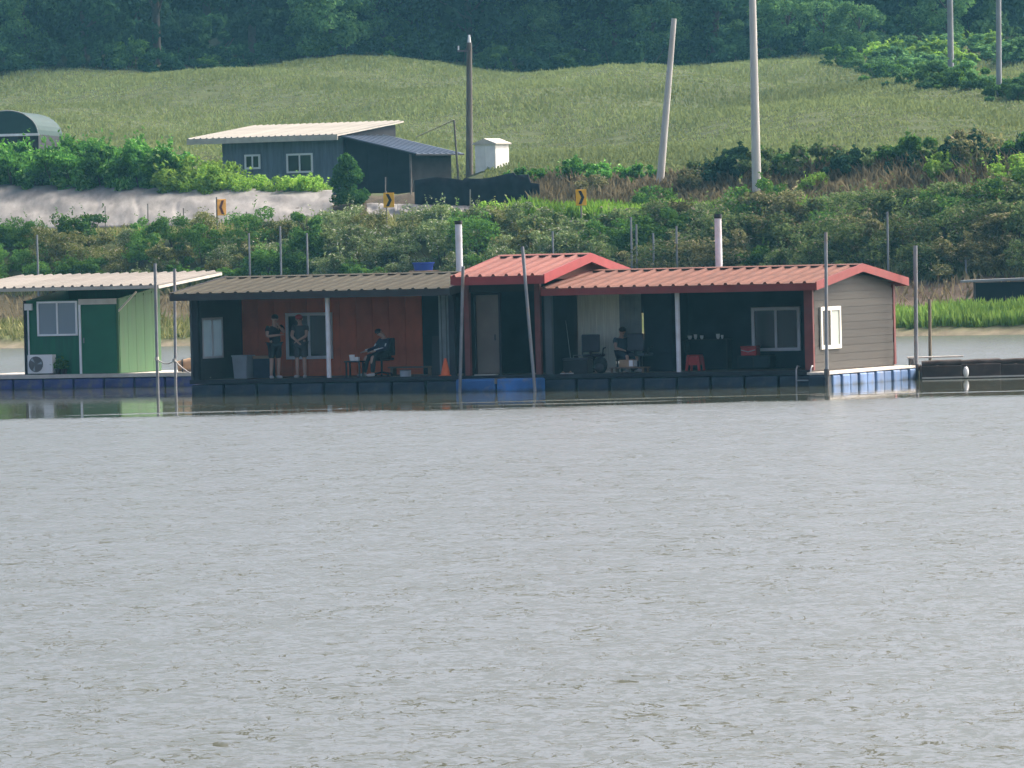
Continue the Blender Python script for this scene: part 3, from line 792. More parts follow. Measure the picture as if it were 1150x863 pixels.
def window(T, axis, c, a0, a1, z0, z1, out, fm='white_frame', pm='dark_glass', bar=.06, n=2, parent=None, mats=None):
    """sliding window on the plane axis=c, its frame standing out to the side out (+1 or -1)"""
    d0, d1 = sorted((c + out * .012, c + out * .06))
    def bx(mb, u0, u1, w0, w1, e0, e1):
        return mb.box(u0, u1, e0, e1, w0, w1) if axis == 'y' else mb.box(e0, e1, u0, u1, w0, w1)
    mb = MB()
    bx(mb, a0, a1, z0, z0 + bar, d0, d1); bx(mb, a0, a1, z1 - bar, z1, d0, d1)
    bx(mb, a0, a0 + bar, z0 + bar, z1 - bar, d0, d1); bx(mb, a1 - bar, a1, z0 + bar, z1 - bar, d0, d1)
    for k in range(1, n):
        q = a0 + (a1 - a0) * k / n
        bx(mb, q - bar * .4, q + bar * .4, z0 + bar, z1 - bar, d0, d1)
    wo_ = T.part('window', mb, fm, parent)
    e0, e1 = sorted((c + out * .014, c + out * .03))
    for k in range(n):
        q0, q1 = a0 + bar * .7 + (a1 - a0 - 2 * bar * .7) * k / n, a0 + bar * .7 + (a1 - a0 - 2 * bar * .7) * (k + 1) / n
        pmb = bx(MB(), q0 + .02, q1 - .02, z0 + bar * .7, z1 - bar * .7, e0, e1)
        pmb.v = [(x - T.o[0], y - T.o[1], z - T.o[2]) for x, y, z in pmb.v]
        pmb.build('pane', M[(mats or [pm] * n)[k]], wo_)
    return wo_

# grey hut with the white roof
HUT = Frame(at(386, 200, 319), 30); HUT.O.z = 0
g0 = min(gz(HUT.w(x, y, 0).x, HUT.w(x, y, 0).y) for x in (-7, 0) for y in (0, 4.5))
T = Thing('farm_hut', HUT, (-3.0, 0, g0), 'grey blue hut with a sloping white metal roof beside the crops', 'hut')
hx0, hx1, hd = -6.6, 0.0, 4.8
T.part('wall', MB().box(hx0, hx1, 0, hd, g0 - .3, 8.85), 'blue_grey_wall')
for k in range(int((hx1 - hx0) / .55)):
    T.part('wall_panel', MB().box(hx0 + k * .55 + .006, hx0 + k * .55 + .544, -.03, -.002, g0, 8.85), 'blue_grey_wall')
T.part('upper_wall', MB().prism([(hx0 + .01, .01, 8.85), (hx0 + .01, hd - .01, 8.85), (hx0 + .01, hd - .01, 9.44), (hx0 + .01, .01, 8.95)], (hx1 - hx0 - .02, 0, 0)), 'dark_panel')  # shade put into the colour, so the sunlit end triangle stays dark
T.part('end_dark_cover', MB().box(hx1 + .004, hx1 + .03, .05, hd, g0, 8.85), 'black_tarp')  # added black cover that keeps the sunlit end wall dark
ry0, ry1, rz0, rz1, rx0, rx1 = -.7, 5.3, 9.0, 9.64, -8.1, .15
sl_, sa = math.hypot(ry1 - ry0, rz1 - rz0), math.atan2(rz1 - rz0, ry1 - ry0)
R = T.part('roof', MB().prism([(rx0, ry0 + .02, rz0 - .02), (rx0, ry1, rz1 - .02), (rx0, ry1, rz1 - .08), (rx0, ry0 + .02, rz0 - .08)], (rx1 - rx0, 0, 0)), 'pale_trim')
npn = 24; pp = (rx1 - rx0) / npn; pm_ = rib_panel(pp, sl_, M['white_roof'], .045)
for k in range(npn): T.piece('roof_panel', pm_, (rx0 + k * pp, ry0, rz0), (sa, 0, 0), R)
T.part('front_fascia', MB().box(rx0, rx1, ry0 - .03, ry0 + .01, rz0 - .26, rz0 - .015), 'pale_trim', R)
T.part('eave_soffit', MB().box(rx0 + .05, rx1 - .05, ry0 + .012, -.035, rz0 - .15, rz0 - .10), 'dark_panel', R)
for px0, px1, py0, py1 in ((275, 293, 174, 190), (322, 352, 173, 194)):
    a0, zt = HUT.L(px0, py0, -.03); a1, zb = HUT.L(px1, py1, -.03)
    window(T, 'y', -.03, a0, a1, zb, zt, -1, bar=.09)
# black sheeted shed with the blue roof, butting on the hut
T = Thing('sheeted_shed', HUT, (1.8, 0, g0), 'black sheeted shed with a low blue metal roof next to the grey hut', 'shed')
T.part('wall', MB().prism([(.16, .02, g0 - .4), (3.6, .02, g0 - .4), (3.6, .02, 8.02), (.16, .02, 8.82)], (0, 3.7, 0)), 'black_tarp')
for k, (a, b) in enumerate(((.18, 1.3), (1.32, 2.4), (2.42, 3.58))):
    zt = lambda q: 8.82 - (q - .16) / 3.44 * .8 - .05
    T.part('wall_sheet', MB().prism([(a, -.03 - .02 * (k % 2), g0 - .2), (b, -.03 - .02 * (k % 2), g0 - .2), (b, -.01, zt(b)), (a, -.01, zt(a))], (0, .02, 0)), 'black_tarp')
T.part('side_wall', MB().box(3.602, 3.64, .1, 3.65, g0 - .2, 7.95), 'net_grey')
T.part('corner_post', MB().box(3.58, 3.66, -.05, .03, g0 - .3, 8.0), 'dark_pole')
sl2, sa2 = math.hypot(4.1, .95), math.atan2(.95, 4.1)
R = T.part('roof', MB().prism([(.0, -.3, 8.93), (4.1, -.3, 7.98), (4.1, -.3, 7.92), (.0, -.3, 8.87)], (0, 4.4, 0)), 'dark_panel')
pm_ = rib_panel(.55, sl2, M['blue_metal'], .04)
for k in range(8): T.piece('roof_panel', pm_, (4.1, -.3 + k * .55, 8.0), (sa2, 0, math.pi / 2), R)
# white cabinet
CAB = Frame(at(557, 195, 314), 32); CAB.O.z = gz(CAB.O.x, CAB.O.y)
T = Thing('white_cabinet', CAB, (0, 0, 0), 'small white cabinet with a shallow roof standing right of the dark utility pole', 'cabinet')
T.part('body', MB().box(-1.1, 0, 0, 1.15, -.2, 1.1), 'white_box')
T.part('door_panel', MB().box(-1.05, -.56, -.02, 0, .05, 1.05), 'white_box'); T.part('door_panel', MB().box(-.54, -.05, -.02, 0, .05, 1.05), 'white_box')
T.part('roof', MB().prism([(-1.2, -.1, 1.1), (.1, -.1, 1.1), (.1, -.1, 1.15), (-.55, -.1, 1.38), (-1.2, -.1, 1.15)], (0, 1.35, 0)), 'pale_trim')
# greenhouse at the left edge
gp = at(8, 150, 335); gzz = gz(gp.x, gp.y)
zc = at(8, 152, 335).z
T = Thing('greenhouse', Frame((gp.x, gp.y, zc), 4), (0, 0, 0), 'dark green arched greenhouse behind the crops at the left edge', 'greenhouse')
arc = [(1.5 * math.cos(math.pi * k / 16), 0, 1.18 * math.sin(math.pi * k / 16)) for k in range(17)]
T.part('cover', MB().prism(arc, (0, 9, 0)), 'greenhouse_net')
T.part('base_wall', MB().box(-1.52, 1.52, .03, 8.97, gzz - zc - .3, -.004), 'dark_panel')
T.part('base_rail', MB().box(-1.56, 1.56, -.05, -.005, -.06, .06), 'white_pipe')
for yy_ in (-.02,):
    T.part('end_hoop', MB().tube([(p[0] * 1.01, yy_, p[2] * 1.01) for p in arc], .03, 6), 'grey_pole')

# white sheeting on the bank, and its greyer end
def sheeting(name, px0, px1, zt0, zt1, zb, s0, s1, m, label, amp=.06):
    n, k = 220, 22
    P = np.zeros((k, n, 3))
    for i in range(n):
        u_ = i / (n - 1); a = on_bank(lerp(px0, px1, u_), s0); b = on_bank(lerp(px0, px1, u_), s1)
        for j in range(k):
            v = j / (k - 1)
            zz = lerp(zb, lerp(zt0, zt1, u_), v ** .85)
            fold = amp * (math.sin(u_ * 37 + v * 5) * .5 + math.sin(u_ * 71 - v * 9 + 1) * .35 + math.sin(u_ * 19 + v * 11 + 2) * .6 - .8 * max(0, math.sin(u_ * 47 - v * 6 + 2 * math.sin(v * 4 + u_ * 9))) ** 14) * math.sin(min(1, v * 1.2) * math.pi * .9)
            P[j, i] = (lerp(a.x, b.x, v), lerp(a.y, b.y, v) - fold * 1.5, max(zz + fold * .7, gz(lerp(a.x, b.x, v), lerp(a.y, b.y, v)) + .05))
    o = mesh_obj(name, grid_mesh(name, P, m))
    md = o.modifiers.new('thickness', 'SOLIDIFY'); md.thickness = .02
    return tag(o, label, 'sheeting')
sheeting('plastic_sheeting', -60, 374, 7.2, 6.35, 4.9, 27.3, 34.0, M['tarp'], 'wrinkled white plastic sheeting over the bank below the crops')
sheeting('grey_sheeting', 412, 530, 5.7, 5.45, 4.85, 27.3, 29.6, M['tarp'], 'grey sheeting on the bank below the black shed', .07)
# black netting barrier before the shed
n = 60; P = np.zeros((6, n, 3))
for i in range(n):
    u_ = i / (n - 1); a = on_bank(lerp(466, 606, u_), 30.2)
    top = 6.62 + .12 * math.sin(u_ * 9) + (.12 if .4 < u_ < .8 else 0) - (.35 if u_ > .93 else 0)
    for j in range(6):
        v = j / 5
        P[j, i] = (a.x, a.y - .25 * (1 - v) + .08 * math.sin(u_ * 40 + v * 3), lerp(5.0, top, v))
o = tag(mesh_obj('netting_barrier', grid_mesh('netting_barrier', P, M['black_tarp'])), 'low black netting barrier below the white cabinet', 'barrier')
o.modifiers.new('thickness', 'SOLIDIFY').thickness = .05

# poles
def pole(name, base, top, r0, r1, m, label, cat='pole', group=None, extra=None, n=12):
    e = tag(empty(name, base), label, cat, group)
    d = Vector(top) - Vector(base); dn = d.normalized()
    MB().tube([-dn * .6, d * .5, d], [r0 * 1.03, (r0 + r1) / 2, r1], n).build('shaft', M[m], e)
    if extra: extra(e, d)
    return e
def utility_top(e, d):
    MB().tube([d + Vector((0, 0, -.1)), d + Vector((0, 0, .35))], [.09, .05], 8).build('insulator', M['white_pipe'], e)
    MB().box(d.x - .55, d.x + .05, d.y - .22, d.y - .14, d.z - .42, d.z - .34).build('crossarm', M['dark_pole'], e)
    MB().tube([d + Vector((-.5, -.18, -.34)), d + Vector((-.5, -.18, -.14))], .04, 6).build('insulator', M['white_pipe'], e)
b = at(527, 193, 316); b.z = gz(b.x, b.y); t = at(527, 48, 316)
pole('utility_pole', b, t, .17, .12, 'wood_pole', 'dark wooden utility pole left of the white cabinet', extra=utility_top)
b = at(741, 208, 295); b.z = gz(b.x, b.y); pole('leaning_pole', b, at(757, 21, 295), .17, .11, 'concrete', 'leaning grey pole in the middle of the field edge')
b = at(850, 219, 290); b.z = gz(b.x, b.y); t = at(844, -50, 290); pole('concrete_pole', b, t, .20, .135, 'concrete', 'thick tall concrete pole right of the leaning pole', n=16)
b = hit(1068, 86); pole('far_pole', b, at(1066, -60, b.y), .17, .15, 'grey_pole', 'far grey pole in front of the trees at the right')
b = hit(1122, 109); pole('far_pole', b, at(1121, -60, b.y), .15, .13, 'grey_pole', 'pale grey pole nearest the right edge, on the field')
b = at(514, 168, 314); b.z = gz(b.x, b.y); e = pole('thin_stake', b, at(510, 135, 314), .05, .04, 'wood_pole', 'thin slanting stake with a guy rope, behind the blue roofed shed')
MB().tube([at(510, 135, 314) - b, at(490, 144, 315) - b, at(468, 154, 316) - b], .035, 5).build('guy_rope', M['wire'], e)
# arrow signs
def arrow_sign(px, py, w, h, plate, ink, label, turn, ox, flip):
    b = on_bank(px, 18.9); z = at(px, py, b.y).z
    e = tag(empty('arrow_sign', b, turn), label, 'sign')
    zc_ = z - b.z
    MB().tube([(ox, .05, -.3), (ox, .05, zc_ + h * .62)], .035, 8).build('post', M['post_rust'], e)
    p = MB().cbox(-w / 2, w / 2, -.02, .0, zc_ - h / 2, zc_ + h / 2, .008).build('plate', M[plate], e)
    k = -1 if flip else 1
    zz = [(-.26, .42), (.02, .42), (.30, 0), (.02, -.42), (-.26, -.42), (.02, 0)]
    MB().prism([(k * a * w, -.034, zc_ + c * h) for a, c in zz], (0, .01, 0)).build('chevron', M[ink], p)
arrow_sign(249, 233, .42, .70, 'orange_sign', 'brown_paint', 'faded orange arrow sign in front of the white sheeting', .5, -.20, True)
arrow_sign(437, 225, .46, .62, 'yellow_sign', 'black_paint', 'yellow arrow sign in front of the black shed', -.2, -.12, False)
arrow_sign(653, 222, .44, .66, 'yellow_sign', 'black_paint', 'yellow arrow sign on the bright green verge', .1, 0, False)
# thin posts
for i, (px, py, pb, s0, r) in enumerate(((118, 232, 252, 19.4, .03), (166, 229, 250, 19.4, .03), (206, 234, 256, 19.4, .035), (277, 238, 256, 19.4, .03), (433, 199, 214, 31.5, .035), (462, 201, 224, 31.5, .04), (528, 213, 228, 28.5, .03))):
    b = on_bank(px, s0); pole('roadside_post', b, at(px, py, b.y), r, r * .9, 'post_rust', 'thin dark post standing along the road below the hut', 'post', 'thin posts along the road', n=6)
for i, (px, py) in enumerate(((41, 264), (279, 262), (314, 254), (344, 262), (620, 260), (708, 244), (714, 252), (733, 262), (759, 254), (996, 238), (1084, 292))):
    b = on_bank(px, 11.6); pole('fence_post', b, at(px + .5, py, b.y), .05, .045, 'grey_pole', 'thin grey metal post along the top of the shore bank', 'post', 'grey posts along the shore bank', n=6)
# blue tub and small shelter on the shore, egret
b = on_bank(474, 12.2); z = at(474, 304, b.y).z
e = tag(empty('blue_tub', (b.x, b.y, z)), 'blue plastic tub on the bank above the brown roof', 'tub')
MB().tube([(0, 0, 0), (0, 0, .30)], [.38, .44], 14).build('bucket', M['blue_plastic'], e); MB().tube([(0, 0, .28), (0, 0, .33)], [.47, .47], 14).build('rim', M['blue_plastic'], e)
MB().cbox(-.6, .7, -.4, .4, b.z - z - .2, -.004, .03).build('stand', M['cardboard'], e)
SH_ = Frame(on_bank(1092, 6.2), 8)
T = Thing('shore_shelter', SH_, (0, 0, 0), 'low dark shelter with a flat grey roof among the reeds at the right', 'shelter')
T.part('roof', MB().prism([(-.5, -.3, .92), (2.9, -.3, .98), (2.9, -.3, 1.06), (-.5, -.3, 1.0)], (0, 2.0, 0)), 'grey_pole')
T.part('front_sheet', MB().box(.1, 2.5, 0, .04, -.3, .9), 'black_tarp'); T.part('side_sheet', MB().box(2.5, 2.54, 0, 1.6, -.3, .92), 'black_tarp'); T.part('side_sheet', MB().box(.06, .1, 0, 1.6, -.3, .9), 'black_tarp')
for q in (.02, 2.6): T.part('post', MB().box(q - .04, q + .04, -.1, -.02, -.3, .93), 'dark_pole')
b = hit(652, 74); e = tag(empty('egret', b + Vector((0, 0, 0))), 'tiny white egret at the edge of the wood', 'bird')
MB().ball((0, 0, .62), (.26, .14, .15)).tube([(.16, 0, .68), (.27, 0, .86), (.24, 0, 1.0), (.36, 0, 1.03)], [.07, .045, .045, .02], 8).build('body', M['white_cloth'], e)
for q in (-.04, .05): MB().tube([(q, 0, -.1), (q, 0, .5)], .012, 5).build('leg', M['black_metal'], e)

# ------------------------------------------------------------------ the floating cabins
HB = Frame((7.78, 178.0, 0), 23)
YB, YD, DK = 3.15, 6.1, .40          # porch back wall, depth, deck height
def deck_and_floats(T, x0, x1, fm, n, y0=-.12, y1=6.25):
    T.part('deck', MB().box(x0, x1, y0 + .04, y1, DK - .06, DK), 'deck_wood')
    T.part('deck_edge', MB().box(x0, x1, y0, y0 + .036, DK - .10, DK + .012), 'dark_panel')
    p = (x1 - x0) / n
    me = MB().cbox(.025, p - .025, 0, .7, -.30, DK - .115, .05).mesh('float', M[fm])
    for k in range(n):
        T.piece('float', me, (x0 + k * p, y0 + .02, 0)); T.piece('float', me, (x0 + k * p, y1 - .75, 0))
    T.part('hull_beam', MB().box(x0 + .1, x1 - .1, y0 + .8, y1 - .8, -.25, DK - .065), 'black_float')

# --- left cabin, brown roof
T = Thing('floating_cabin', HB, (-13.9, 3.0, 0), 'floating cabin with a grey brown ribbed roof and dark red porch wall', 'houseboat')
X0, X1 = -17.74, -10.02
deck_and_floats(T, X0 - .05, X1 + .1, 'dark_float', 8)
gable_roof(T, -18.12, -9.98, -.45, 3.05, 6.55, 2.73, 3.11, 'brown_roof', 'brown_trim', rib=.034)
# left end wall with a real window opening
wl = MB()
for y0, y1, z0, z1 in ((0, .62, DK, 2.62), (1.90, YD, DK, 2.62), (.62, 1.90, DK, .96), (.62, 1.90, 2.06, 2.62)):
    wl.box(X0 - .06, X0, y0, y1, z0, z1)
wl.prism([(X0 - .06, .02, 2.622), (X0 - .06, YD - .02, 2.622), (X0 - .06, 3.05, 3.02)], (.06, 0, 0))
T.part('end_wall', wl, 'grey_inner')
wf = T.part('window', MB().box(X0 - .05, X0 + .02, .62, 1.90, .96, 1.02).box(X0 - .05, X0 + .02, .62, 1.90, 2.0, 2.06).box(X0 - .05, X0 + .02, .62, .68, 1.02, 2.0).box(X0 - .05, X0 + .02, 1.84, 1.90, 1.02, 2.0).box(X0 - .05, X0 + .02, 1.23, 1.29, 1.02, 2.0), 'white_frame')
for a, b in ((.68, 1.23), (1.29, 1.84)): T.part('pane', MB().box(X0 - .02, X0 - .01, a, b, 1.02, 2.0), 'frosted', wf)
T.part('lower_panel', MB().box(X0 + .003, X0 + .02, .15, 2.9, DK, .9), 'grey_inner')
n = 11; p = (X0 + 5.36 - X0) / n
bdm = MB().cbox(.004, p - .004, 0, .05, DK, 2.58, .006).mesh('wall_board', M['red_wall'])
for k in range(n): T.piece('wall_board', bdm, (X0 + k * p, YB, 0))
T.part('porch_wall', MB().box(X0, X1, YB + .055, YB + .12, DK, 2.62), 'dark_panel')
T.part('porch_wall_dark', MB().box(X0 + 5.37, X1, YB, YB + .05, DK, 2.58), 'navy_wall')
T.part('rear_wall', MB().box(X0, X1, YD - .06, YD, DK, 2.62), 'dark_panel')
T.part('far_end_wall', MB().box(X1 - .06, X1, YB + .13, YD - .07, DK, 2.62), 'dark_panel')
window(T, 'y', YB, -16.41, -15.02, .86, 2.12, -1, bar=.085)
T.part('post', MB().box(-17.72, -17.56, -.02, .12, DK, 2.64), 'dark_panel')
T.part('post', MB().tube([(-13.74, .02, DK), (-13.74, .02, 2.66)], .062, 12), 'white_pipe')
T.part('post', MB().box(-10.22, -10.06, -.02, .12, DK, 2.64), 'dark_panel')
T.part('porch_beam', MB().box(X0, X1, -.02, .10, 2.645, 2.70), 'brown_trim')
cur = MB(); 
for k in range(7): cur.box(-10.75 + k * .07, -10.69 + k * .07, .55 + .03 * (k % 2), .58 + .03 * (k % 2), DK + .05, 2.55)
T.part('curtain', cur, 'teal_curtain')
sp = T.part('stove_pipe', MB().tube([(-12.3, 5.6, 2.6), (-12.3, 5.6, 4.45)], .095, 14), 'white_pipe')
T.part('pipe_cap', MB().tube([(-12.3, 5.6, 4.42), (-12.3, 5.6, 4.52)], .11, 14), 'black_metal', sp)

# --- entrance section, bright red roof
T = Thing('floating_entrance', HB, (-8.7, 3.0, 0), 'entrance section with a raised bright red roof between the two floating cabins', 'houseboat')
X0, X1 = -9.92, -7.55
deck_and_floats(T, X0 + .03, X1, 'dark_float', 2, y0=-.1)
gable_roof(T, -9.75, -7.14, -.80, 2.45, 5.6, 3.02, 3.50, 'bright_red_roof', 'bright_red_trim', pitch=.385, fascia=.22, rib=.06)
for k in range(2):
    T.part('blue_float', MB().cbox(-9.74 + k * 1.17, -8.60 + k * 1.17, -.78, -.14, -.25, .33, .05), 'blue_float')
T.part('float_strap', MB().box(-8.61, -8.55, -.80, -.16, .2, .345), 'post_rust')
T.part('step_board', MB().box(-9.55, -8.93, .05, .22, DK + .002, DK + .03), 'pale_trim')
T.part('post', MB().box(-9.77, -9.63, -.02, .12, DK, 2.9), 'maroon_post'); T.part('post', MB().box(-7.75, -7.60, -.02, .12, DK, 2.9), 'maroon_post')
d = T.part('door', MB().cbox(-9.56, -8.92, .30, .35, DK + .04, 2.52, .01), 'door_taupe'); T.part('handle', MB().tube([(-9.02, .27, 1.32), (-9.02, .27, 1.48)], .018, 6), 'black_metal', d)
T.part('door_frame', MB().box(-9.62, -9.57, .28, .37, DK, 2.58).box(-8.91, -8.86, .28, .37, DK, 2.58).box(-9.57, -8.91, .28, .37, 2.525, 2.58), 'dark_panel')
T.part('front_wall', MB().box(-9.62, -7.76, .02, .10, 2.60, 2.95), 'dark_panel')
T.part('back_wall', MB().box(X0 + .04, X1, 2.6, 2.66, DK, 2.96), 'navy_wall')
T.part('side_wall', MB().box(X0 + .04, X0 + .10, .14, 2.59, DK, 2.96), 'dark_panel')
T.part('gable_wall', MB().prism([(X1 + .08, -.5, 2.9), (X1 + .08, 5.3, 2.9), (X1 + .08, 5.3, 2.98), (X1 + .08, 2.45, 3.41), (X1 + .08, -.5, 2.98)], (.05, 0, 0)), 'red_roof')
T.part('gable_wall', MB().prism([(X0 + .25, -.5, 2.9), (X0 + .25, 5.3, 2.9), (X0 + .25, 5.3, 2.98), (X0 + .25, 2.45, 3.41), (X0 + .25, -.5, 2.98)], (.05, 0, 0)), 'red_roof')

# --- right cabin, red roof, grey siding
T = Thing('floating_cabin', HB, (-3.7, 3.0, 0), 'floating cabin with a red ribbed roof and grey clapboard end wall', 'houseboat')
X0, X1 = -7.53, .03
deck_and_floats(T, X0, X1 - .02, 'dark_float', 8)
gable_roof(T, -7.34, .30, -.45, 3.05, 6.55, 2.665, 3.06, 'red_roof', 'red_trim')
T.part('end_wall', MB().prism([(X1 - .08, .1, DK), (X1 - .08, YD, DK), (X1 - .08, YD, 2.55), (X1 - .08, 3.05, 2.93), (X1 - .08, .1, 2.55)], (.06, 0, 0)), 'grey_siding')
bh = .2; k = 0; z = DK
while z < 2.9:
    z1 = min(z + bh, 2.95)
    def yl(zz): return (.06, YD - .06) if zz < 2.55 else (3.05 - max(0, 2.95 - zz) / .40 * 3.0, 3.05 + max(0, 2.95 - zz) / .40 * 3.0)
    a0, b0 = yl(z); a1, b1 = yl(z1 - .006)
    if b1 - a1 > .1:
        T.part('siding_board', MB().prism([(X1 - .015, a0, z), (X1 - .015, b0, z), (X1 - .015, b1, z1 - .006), (X1 - .015, a1, z1 - .006)], (.028 + .004 * ((k * 7) % 3), 0, 0)), 'grey_siding')
    z += bh; k += 1
window(T, 'x', X1 + .02, .42, 1.90, .93, 2.03, 1, fm='cream_frame', bar=.10, mats=['grey_siding', 'mint_glass'])
T.part('corner_post', MB().box(-.19, .045, -.05, .055, DK, 2.52), 'maroon_post'); T.part('corner_post', MB().box(-.08, .07, YD - .05, YD + .09, DK, 2.52), 'maroon_post')
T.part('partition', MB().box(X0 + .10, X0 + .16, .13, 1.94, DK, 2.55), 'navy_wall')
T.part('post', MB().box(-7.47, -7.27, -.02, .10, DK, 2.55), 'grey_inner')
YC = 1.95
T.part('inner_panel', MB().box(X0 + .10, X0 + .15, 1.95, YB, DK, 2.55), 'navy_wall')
c0, c1, c2, c3 = (HB.L(px, 370, YC)[0] for px in (649, 690, 696, 720))
for a_, b_, mname in ((c0, c1, 'pale_curtain'), (c2, c3, 'teal_curtain')):
    cu = MB(); n = 10; q = (b_ - a_) / n
    for k in range(n): cu.box(a_ + k * q, a_ + (k + 1.08) * q, YC + .02 * (k % 2), YC + .04 + .02 * (k % 2), DK + .02, 2.52)
    T.part('curtain', cu, mname)
for za, zb in ((DK, .62), (1.30, 2.55)): T.part('back_panel', MB().box(c1 + .02, c2 - .005, YC, YC + .05, za, zb), 'pale_curtain')
for za, zb in ((DK, 1.25), (1.95, 2.55)): T.part('back_panel', MB().box(c3 + .02, c3 + .075, YC, YC + .05, za, zb), 'navy_wall')
T.part('partition', MB().box(c3 + .08, -4.72, YC, YC + .05, DK, 2.55), 'navy_wall')
T.part('partition', MB().box(-4.72, -4.67, YC, YB + .05, DK, 2.55), 'navy_wall')
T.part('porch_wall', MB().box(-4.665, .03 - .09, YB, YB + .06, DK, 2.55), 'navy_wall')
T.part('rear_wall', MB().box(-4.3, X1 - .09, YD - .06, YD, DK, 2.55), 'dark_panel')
window(T, 'y', YB, -2.86, -1.49, .86, 2.02, -1, bar=.085)
T.part('post', MB().tube([(-3.73, .02, DK), (-3.73, .02, 2.56)], .062, 12), 'white_pipe')
T.part('porch_beam', MB().box(X0 + .2, X1 - .1, -.02, .10, 2.56, 2.62), 'red_trim')
sp = T.part('stove_pipe', MB().tube([(-4.75, 5.7, 2.6), (-4.75, 5.7, 4.42)], .095, 14), 'white_pipe')
T.part('pipe_cap', MB().tube([(-4.75, 5.7, 4.40), (-4.75, 5.7, 4.52)], .105, 14), 'black_metal', sp)
T.part('side_deck', MB().box(X1 - .01, .62, -.5, 6.3, DK - .10, DK - .04), 'pale_deck')
T.part('corner_float', MB().cbox(.06, .58, -.55, -.16, -.30, DK - .115, .05), 'dark_float')
for k in range(10):
    T.part('side_float', MB().cbox(.06, .60 + .03 * (k % 2), -.10 + k * .645, .455 + k * .645, -.30, DK - .115, .05), 'sky_float')

# --- mooring poles
def fpole(name, a, b, r, m, label, cat='mooring pole', m2=None, fr=HB):
    a, b = fr.w(*a), fr.w(*b)
    e = tag(empty(name, a), label, cat)
    d = b - a
    MB().tube([(0, 0, 0), d * (.42 if m2 else 1)], r, 10).build('lower_section' if m2 else 'shaft', M[m], e)
    if m2:
        MB().tube([d * .415, d], r * .8, 10).build('upper_section', M[m2], e)
        MB().tube([d * .40, d * .43], r * 1.35, 10).build('collar', M['dark_pole'], e)
    return e
fpole('mooring_pole', (.62, -.75, -2.2), (.72, -.75, 3.96), .055, 'dark_pole', 'mooring pole in front of the grey clapboard wall', m2='steel_pole')
fpole('mooring_pole', (-9.62, -.95, -1.5), (-9.36, -.95, 3.3), .045, 'steel_pole', 'mooring pole slanting in front of the brown roof end')
fpole('mooring_pole', (-7.30, -.95, -1.5), (-7.66, -.95, 3.78), .045, 'steel_pole', 'mooring pole slanting in front of the bright red roof')
W0 = Frame((0, 0, 0), 0)
def mp(px, pt, d, r, m, label, m2=None, dx=0):
    t = at(px + dx, pt, d); b = at(px, 440, d); fpole('mooring_pole', (b.x, d, -2), (t.x, d, t.z), r, m, label, m2=m2, fr=W0)
mp(1028, 276, 183.5, .07, 'dark_pole', 'tall mooring pole right of the clapboard cabin', 'steel_pole')
mp(1044, 336, 185, .045, 'reed_pole', 'short wooden mooring pole behind the black floats')
mp(177, 296, 194.9, .045, 'steel_pole', 'mooring pole at the corner of the green hut', dx=-3)
mp(196, 302, 194.4, .042, 'steel_pole', 'thin mooring pole between green hut and brown roofed cabin')
def rope(name, a, b, sag, label):
    a, b = Vector(a), Vector(b); e = tag(empty(name, a), label, 'rope')
    MB().tube([(b - a) * t + Vector((0, 0, -sag * 4 * t * (1 - t))) for t in [k / 8 for k in range(9)]], .018, 6).build('line', M['pale_trim'], e)
    MB().tube([(0, 0, -.05), (0, 0, .05)], .06, 8).build('knot', M['pale_trim'], e)
pa, pb = at(176, 403, 194.9), at(196, 405, 194.4)
rope('mooring_rope', pa, pb, .12, 'rope slung between the two poles at the green hut')
rope('mooring_rope', pb, HB.w(-17.7, 1.0, .45), .15, 'rope from the thin pole to the brown roofed cabin corner')
# boarding ladder
T = Thing('boarding_ladder', HB, (-.2, -.25, 0), 'steel boarding ladder hooked over the deck corner of the red roofed cabin', 'ladder')
for q in (-.38, .02):
    T.part('rail', MB().tube([(q, -.22, -.5), (q, -.22, .44), (q, -.12, .52), (q, .02, .50)], .024, 8), 'steel_pole')
for z in (.15, -.1): T.part('rung', MB().tube([(-.38, -.22, z), (.02, -.22, z)], .018, 6), 'steel_pole')

# --- green hut on its own raft
gc = at(134, 418, 197.2)
GH = Frame((gc.x, gc.y, 0), 23)
T = Thing('floating_green_hut', GH, (-1.4, 1.2, 0), 'small green floating hut with a pale corrugated roof', 'houseboat')
gx0, gd = -2.98, 2.75
T.part('deck', MB().box(-5.2, 2.6, -.32, 3.6, .36, .41), 'pale_deck'); T.part('deck_edge', MB().box(-5.2, 2.6, -.36, -.322, .31, .42), 'pale_deck')
fm = MB().cbox(.02, .96, 0, .8, -.3, .30, .06).mesh('float', M['navy_float'])
for k in range(8): T.piece('float', fm, (-5.2 + k * .97, -.34, 0)); T.piece('float', fm, (-5.2 + k * .97, 2.75, 0))
zt = 2.55
T.part('front_wall', MB().box(gx0, 0, 0, .06, .41, zt), 'dark_green')
T.part('end_wall', MB().prism([(-.06, .062, .41), (-.06, gd, .41), (-.06, gd, 2.85), (-.06, .062, zt)], (.06, 0, 0)), 'light_green')
for k in range(5): T.part('wall_panel', MB().box(0.002, .018, .07 + k * .535, .595 + k * .535, .43, zt - .02 + .1 * k * .5), 'light_green')
T.part('far_end_wall', MB().prism([(gx0, .062, .41), (gx0, gd, .41), (gx0, gd, 2.85), (gx0, .062, zt)], (.06, 0, 0)), 'dark_green')
T.part('rear_wall', MB().box(gx0 + .062, -.062, gd - .06, gd, .41, 2.8), 'dark_green')
T.part('corner_trim', MB().box(-.04, .03, -.03, -.002, .41, zt), 'light_green'); T.part('corner_trim', MB().box(gx0 - .03, gx0 + .05, -.03, -.002, .41, zt), 'dark_panel')
q0, q1 = GH.L(92, 380, 0)[0], GH.L(131, 380, 0)[0]
